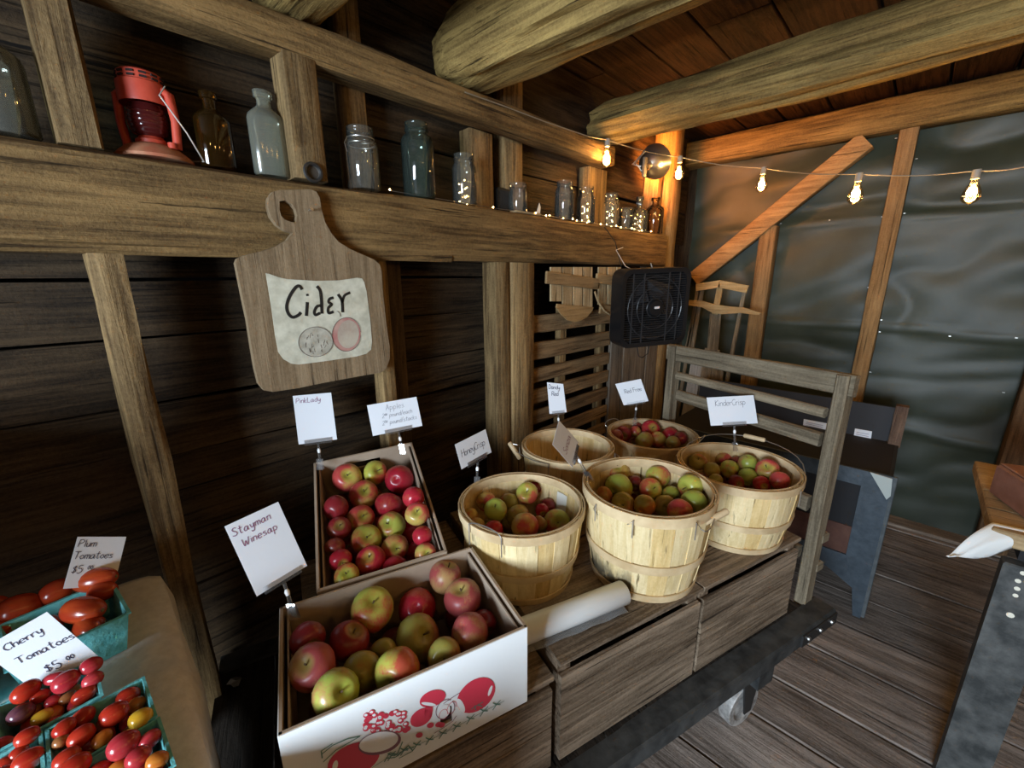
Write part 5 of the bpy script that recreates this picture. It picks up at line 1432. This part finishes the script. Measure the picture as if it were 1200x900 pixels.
# ------------------------------------------------------------------ box fan
fcn = PD(768, 361, 2.235)
fnn = Vector((-.49, -.87, -.05)).normalized()
fx = Vector((0, 0, 1)).cross(fnn).normalized()*-1
fx = Vector((fnn.y, -fnn.x, 0)).normalized()
if fx.dot(right) < 0: fx = -fx
fz = fx.cross(fnn); fz = fz if fz.z > 0 else -fz
tilt = Matrix.Rotation(.035, 3, fnn); fx = tilt @ fx; fz = tilt @ fz
FM = Matrix(((fx.x, -fnn.x, fz.x, fcn.x), (fx.y, -fnn.y, fz.y, fcn.y), (fx.z, -fnn.z, fz.z, fcn.z), (0, 0, 0, 1)))
fan = thing('box_fan', 'black box fan hanging in the corner under the shelf beam', 'fan', fcn-Vector((0, 0, .21)))
FBK = plain('fan_black', (.012, .012, .013), .35)
def rrect(w, h, r, n=5):
    out = []
    for cx_, cy_, a0 in ((w-r, h-r, 0), (-w+r, h-r, 90), (-w+r, -h+r, 180), (w-r, -h+r, 270)):
        for k in range(n+1):
            a = math.radians(a0+90*k/n); out.append((cx_+r*math.cos(a), cy_+r*math.sin(a)))
    return out
hw, hh = .205, .205
A_ = rrect(hw, hh, .05); I_ = rrect(hw-.022, hh-.022, .045)
m = MB(FM); n = len(A_)
rings = [[(x, -.0, z) for x, z in I_], [(x, -.004, z) for x, z in A_], [(x, .11, z) for x, z in A_], [(x, .11, z) for x, z in I_]]
fs = []
for a in range(4):
    b = (a+1) % 4
    for i in range(n):
        k = (i+1) % n; fs.append((a*n+i, a*n+k, b*n+k, b*n+i))
m.add([p for r_ in rings for p in r_], fs); m.build('fan_housing', FBK, fan, smooth=True, ang=40)
m = MB(FM)
for k in range(-15, 16):
    z = k*.0122; m.box((0, .003, z), (2*(hw-.024), .002, .0022))
for k in (-.14, -.075, .075, .14): m.box((k, .002, 0), (.005, .004, 2*(hh-.024)))
for r_ in (.05, .11, .165): m.tube([(r_*math.cos(t), .003, r_*math.sin(t)) for t in np.linspace(0, 2*math.pi, 36, endpoint=False)], .0022, 4, closed=True)
m.build('front_grille', plain('grille_black', (.035, .035, .037), .3), fan)
MB(FM).lathe([(0, -.012), (.040, -.010), (.044, .0), (.044, .006)], 28, (0, .0, 0), Matrix.Rotation(math.radians(-90), 3, 'X')).build('hub_cap', FBK, fan, smooth=True)
MB(FM).box((.0, -.014, .004), (.030, .002, .012)).build('badge', plain('badge_silver', (.75, .75, .75), .4), fan)
for k in range(5):
    a = 2*math.pi*k/5; m = MB(FM); vs = []
    for r_, wa in ((.04, .35), (.10, .50), (.165, .55)):
        for s in (-1, 1): vs.append((r_*math.cos(a+s*wa), .05+s*.022, r_*math.sin(a+s*wa)))
    m.add(vs, [(0, 1, 3, 2), (2, 3, 5, 4)]); m.build('fan_blade', plain('blade_grey', (.012, .012, .014), .4), fan)
MB(FM).box((0, .105, 0), (2*hw-.05, .003, 2*hh-.05)).build('back_grille', plain('grille_dark', (.006, .006, .006), .6), fan)
MB(FM).tube([(-.06, .06, -.205), (-.05, .05, -.27), (-.02, .06, -.285), (.03, .08, -.27), (.05, .10, -.22)], .003, 6).build('fan_cord', CORD, fan, smooth=True)
q = FM @ Vector((0, .055, hh))
MB().tube([q, Vector((q.x, q.y+.01, 1.665))] if q.z < 1.66 else [q, q+Vector((0, .03, .01))], .003, 6).build('hanging_hook', METAL, fan)

# ------------------------------------------------------------------ wooden slatted paddles hanging left of the fan
def paddle(label, Y, slats, arcpts, bars, nm='slatted_paddle'):
    t = thing(nm, label, 'wooden rack', PY(670, 377, Y))
    for (x0, x1, y0, y1) in slats:
        a, b, c_, d = PY(x0, y0, Y), PY(x1, y0, Y), PY(x1, y1, Y), PY(x0, y1, Y)
        MB().prism([a, b, c_, d], (0, -.004, 0), (0, .004, 0)).build('slat', W_PALE, t)
    if arcpts: MB().prism([PY(x, y, Y) for x, y in arcpts], (0, -.012, 0), (0, -.0045, 0)).build('round_end', wood('paddle_end_wood', (.30, .18, .07), (.50, .33, .15), 0, bs=.2), t)
    for (p0, p1, w) in bars:
        a, b = PY(p0[0], p0[1], Y-.012), PY(p1[0], p1[1], Y-.012)
        MB().bar(a, b, .012, w, bev=.002).build('cross_bar', wood('paddle_bar_wood', (.26, .16, .07), (.46, .31, .15), 0, bs=.2), t)
    return t
paddle('pale slatted wooden paddle with a rounded end hanging from the beam', YF-.022, [(645, 657, 313, 353), (659, 669.5, 313, 362), (671.5, 681.5, 313, 363), (683.5, 693.5, 313, 361)],
       [(651, 356), (693.5, 360), (692, 364), (686, 371), (679, 375.5), (671, 377.5), (663, 375), (656, 368.5), (650, 360)], [((640, 325), (700, 333), .055)])
t2 = paddle('second slatted wooden piece with a curved band next to the fan', YF-.018, [(701, 710, 313, 357), (712, 720.5, 313, 357), (722.5, 727, 313, 357)], None, [((699, 326), (724, 330), .05), ((703, 362), (722, 364), .05)])
MB().tube([PY(x, y, YF-.045) for x, y in [(697, 342), (701, 354), (708, 364), (718, 371), (726, 372)]], .005, 8).build('curved_band', W_PALE, t2, smooth=True)

# ------------------------------------------------------------------ old wooden sled behind the rack
XS = 3.16
sled = thing('wooden_sled', 'old wooden sled standing upright behind the end rack', 'sled', PX(838, 500, XS))
zs_ = S6((780, 330), 5.4545)
def sb(p0, p1, w, mat, nm, th=.014, dx=0.):
    a, b = PX(*zs_(*p0), XS+dx), PX(*zs_(*p1), XS+dx)
    if p1[1] > 700: b = b+(b-a)*((b.z-.004)/(a.z-b.z))
    MB().bar(a, b, w, th, up=(1, 0, 0), bev=.002).build(nm, mat, sled, smooth=False)
GZ = W_GREYZ
sb((320, 205), (300, 440), .075, GZ, 'centre_slat'); sb((300, 430), (225, 900), .105, GZ, 'centre_slat', dx=.002)
sb((215, 440), (130, 900), .085, wood('sled_pale_wood', (.34, .33, .31), (.55, .54, .51), 2, bs=.2), 'side_slat'); sb((345, 470), (300, 900), .075, GZ, 'side_slat')
sb((355, 0), (315, 210), .04, wood('sled_warm_wood', (.34, .22, .09), (.55, .40, .20), 2, bs=.2), 'handle_stem', dx=-.006)
wmat = wood('sled_bar_wood', (.34, .22, .09), (.58, .42, .21), 1, bs=.2)
MB().prism([PX(*zs_(*p), XS-.022) for p in [(135, 118), (230, 122), (310, 145), (400, 158), (500, 165), (615, 200), (600, 213), (480, 200), (360, 208), (300, 198), (240, 165), (140, 150)]], (-.012, 0, 0), (.012, 0, 0)).build('cross_bar', wmat, sled)
sb((195, 38), (350, 14), .05, wmat, 'top_bar', dx=-.022); sb((340, 14), (525, 50), .05, wmat, 'top_bar', dx=-.022)
for p0, p1 in (((205, 50), (90, 760)), ((235, 50), (170, 430)), ((505, 60), (420, 480)), ((420, 480), (365, 800)), ((190, 160), (135, 430))):
    sb(p0, p1, .024, W_GREYZ, 'runner', .02, dx=.014)

# ------------------------------------------------------------------ dark bin cabinet behind the rack
X0 = 2.36
bn = thing('dark_cabinet', 'dark blue-grey bin cabinet with an open black top behind the end rack', 'cabinet', (2.6, .4, 0))
BLUE = mottled('blue_grey_paint', (.036, .050, .064), (.058, .076, .094), 30, .5, .15)
BLK2 = plain('matte_black', (.008, .008, .010), .8)
RUST = mottled('rust_brown_panel', (.075, .028, .018), (.11, .045, .028), 16, .7, .15)
Y0 = -.045; Y1 = 1.0
def bpx(*p): return PX(p[0], p[1], X0)
MB().prism([Vector((X0, Y0, .0)), Vector((X0, Y0+.03, .0)), Vector((X0, Y0+.055, .16)), Vector((X0, Y0+.10, .30)), Vector((X0, Y0+.10, .74)), Vector((X0, Y0, .74))], (-.008, 0, 0), (.012, 0, 0)).build('corner_stile', BLUE, bn)
MB().prism([Vector((X0, Y0+.05, .14)), Vector((X0, Y0+.16, .205)), Vector((X0, Y1, .22)), Vector((X0, Y1, .30)), Vector((X0, Y0+.05, .30))], (-.006, 0, 0), (.012, 0, 0)).build('bottom_rail', BLUE, bn)
MB().box((X0+.005, (Y0+Y1)/2, .70), (.014, Y1-Y0-.01, .075)).build('top_rail', BLUE, bn)
MB().box((X0+.008, (Y0+Y1)/2+.03, .37), (.006, Y1-Y0-.12, .15)).build('front_panel', RUST, bn)
MB().box((X0+.008, (Y0+Y1)/2+.03, .56), (.006, Y1-Y0-.12, .225)).build('front_panel', BLK2, bn)
MB().box((X0+.28, Y0+.008, .40), (.54, .014, .66)).build('side_panel', mottled('black_side', (.012, .015, .018), (.02, .024, .028), 10, .5, .1), bn)
MB().tube([(X0, Y0-.006, .01), (X0, Y0-.006, .74)], .009, 8).build('edge_pipe', mottled('grey_pipe', (.12, .14, .15), (.2, .22, .23), 20, .4, .1, .4), bn, smooth=True)
MB().box((X0+.28, (Y0+Y1)/2, .725), (.56, Y1-Y0-.03, .012)).build('bin_floor', BLK2, bn)
for y_ in (Y0+.03, Y1-.03): MB().box((X0+.52, y_, .36), (.04, .04, .72)).build('leg', BLK2, bn)
MB().box((X0+.55, (Y0+Y1)/2, .82), (.014, Y1-Y0, .20)).build('back_panel', plain('dark_back', (.022, .022, .026), .7), bn)
MB().box((X0+.53, Y0+.02, .83), (.05, .05, .22)).build('end_stile', wood('dark_red_stile', (.08, .045, .03), (.19, .12, .08), 2), bn)
br = [bpx(1020, 552), bpx(1046, 560), bpx(1044, 580), bpx(1039, 584)]
MB().prism(br, (-.016, 0, 0), (-.009, 0, 0)).build('corner_bracket', plain('pale_enamel', (.42, .46, .43), .45), bn)
for (cs, lb) in (([(942, 491), (969, 496), (968, 507), (941, 500)], 'small white printed card on the dark cabinet, seen through the rack'), ([(1002, 502), (1022, 505.5), (1020, 518.5), (1000, 514)], 'small white printed card at the cabinet end')):
    cor = [PX(x, y, X0+.540) for x, y in cs]
    o = MB().prism(cor, (-.003, 0, 0), (0, 0, 0)).build('price_card', PAPER); tag(o, lb, 'sign')
    m = MB()
    for k in (.3, .5, .7):
        a = cor[0].lerp(cor[3], k).lerp(cor[1].lerp(cor[2], k), .12); b = cor[0].lerp(cor[3], k).lerp(cor[1].lerp(cor[2], k), .85)
        m.bar(a+Vector((-.0036, 0, 0)), b+Vector((-.0036, 0, 0)), .003, .0006, up=(1, 0, 0))
    m.build('printed_lines', plain('grey_print', (.35, .36, .45), .7), o)

# ------------------------------------------------------------------ table at the right with paper
ZR = .92
e0 = PZ(1163, 618, ZR); Xr = e0.x; Yr = e0.y
rt = thing('work_table', 'wooden table with black legs and a white paper sheet on its corner', 'table', (Xr+.3, Yr-.5, 0))
TW = wood('table_top_wood', (.30, .20, .10), (.52, .38, .21), 1, bs=.25)
for k in range(4):
    MB().box((Xr+.075+k*.15, Yr-.60, ZR-.024), (.147, 1.2, .045), bev=.004).build('table_board', TW, rt)
MB().box((Xr+.31, Yr-.62, ZR-.075), (.5, 1.1, .05)).build('apron', BLK2, rt)
lp = PX(1177, 655, Xr+.02)
LEG = mottled('worn_black_leg', (.030, .033, .033), (.095, .098, .095), 18, .6, .35)
lg = MB().box((Xr+.042, lp.y-.052, (ZR-.1)/2), (.045, .104, ZR-.10), bev=.004).build('leg', LEG, rt)
for x_, y_ in ((.55, -.60), (.042, -1.1), (.55, -1.1)):
    MB().box((Xr+x_, Yr+y_, (ZR-.1)/2), (.045, .09, ZR-.10), bev=.004).build('leg', LEG, rt)
for (px, py, r_) in ((1193, 681, .006), (1192, 690, .006), (1190, 698, .0055), (1184, 721, .008), (1199, 672, .006)):
    q = PX(px, py, Xr+.0185)
    MB().lathe([(0, .001), (r_, .0), (r_, -.002)], 12, q, Matrix.Rotation(math.radians(-90), 3, 'Y')).build('paint_spot', plain('cream_spot', (.75, .72, .60), .6), lg)
# paper sheet
def paper(u, v):
    a = PZ(1163, 612, ZR+.003); b = PZ(1235, 628, ZR+.003)
    top = a.lerp(b, v)
    f0 = PD(1108, 655, depth(a)*.985); f1 = PD(1133, 664, depth(a)*.97)
    out = f0.lerp(f1, v*.9) if v < .5 else f0.lerp(f1, .45+(v-.5)*1.1)
    if v > .5: out = out.lerp(PD(1170, 650, depth(a)), (v-.5)*1.2)
    q = top.lerp(out, u); q.z += .012*math.sin(math.pi*u)+.006*math.sin(v*9+u*4)*u
    if u > .9: q.z += (u-.9)*.15
    return q
pt = MB().grid(paper, 14, 8).build('paper_sheet', plain('white_paper', (.78, .82, .82), .75), smooth=True, ang=180)
sol = pt.modifiers.new('thickness', 'SOLIDIFY'); sol.thickness = .0015
tag(pt, 'white paper sheet curling over the table corner', 'paper')
# red-brown box on the table
q = PZ(1188, 606, ZR+.002)
o = tag(MB().box((q.x+.10, q.y-.10, ZR+.052), (.20, .22, .10), Matrix.Rotation(.35, 3, 'Z'), bev=.006).build('leather_case', mottled('red_brown_leather', (.18, .07, .04), (.27, .12, .08), 14, .5, .2)), 'red-brown case on the table beside the white paper', 'case')
MB().box((q.x+.10, q.y-.10, ZR+.106), (.19, .21, .006), Matrix.Rotation(.35, 3, 'Z'), bev=.002).build('case_lid', mottled('red_brown_leather2', (.22, .09, .05), (.31, .15, .10), 14, .5, .2), o)
# pale boards and dark shelf beyond the brown post
o = tag(MB().box((3.50, -.92, .80), (.02, .56, .50), bev=.002).build('pale_board', plain('pale_panel', (.42, .42, .36), .7)), 'pale board beyond the dark brown post', 'board')
MB().box((3.485, -.92, .83), (.012, .56, .05)).build('dark_strip', BLK2, o)
MB().box((3.52, -.92, .275), (.03, .06, .55)).build('board_leg', BLK2, o)

# ------------------------------------------------------------------ roll of plastic bags, foil scrap
ra, rb_ = PZ(724, 692, .73+.034), PZ(590, 752, .73+.034)
ra = PD(727, 687, depth(PZ(727, 700, .73))); 
e1 = PZ(731, 694, .764); e2 = PZ(600, 745, .764)
d_ = (e2-e1).normalized()
e2 = e1+d_*.35
roll = MB(); roll.tube([e1, e1+d_*.002, e2-d_*.002, e2], [.029, .031, .031, .029], 28)
o = roll.build('bag_roll', plain('frosted_plastic', (.72, .73, .72), .28, 0, .5), smooth=True, ang=50)
tag(o, 'roll of clear plastic produce bags lying on the crate', 'plastic roll')
MB().tube([e1-d_*.0015, e1-d_*.0005], .011, 16).build('roll_core', CARD, o)
sd = Vector((-d_.y, d_.x, 0))
def sheet(u, v):
    s = -1 if sd.dot(CAM-e1) < 0 else 1
    p = e1.lerp(e2, .03+u*.9)+sd*s*(.012+v*.022); p.z = .7315+.004*(1-v)+.002*math.sin(u*22)*v
    return p
MB().grid(sheet, 16, 3).build('loose_end', thin_glass('clear_film', (.88, .9, .9), 1., .15, .25, (.75, .76, .76)), o, smooth=True)
q = PZ(277, 802, .421)
m = MB(); rs = random.Random(3)
vs = [(q.x+.022*math.cos(a)*rs.uniform(.6, 1.2), q.y+.022*math.sin(a)*rs.uniform(.6, 1.2), .421+rs.uniform(.001, .02)) for a in np.linspace(0, 6.28, 9, endpoint=False)]+[(q.x, q.y, .436)]
m.add(vs, [(i, (i+1) % 9, 9) for i in range(9)])
tag(m.build('foil_scrap', plain('foil', (.75, .75, .75), .3, .8)), 'crumpled foil scrap lying between the table and the white box', 'scrap')
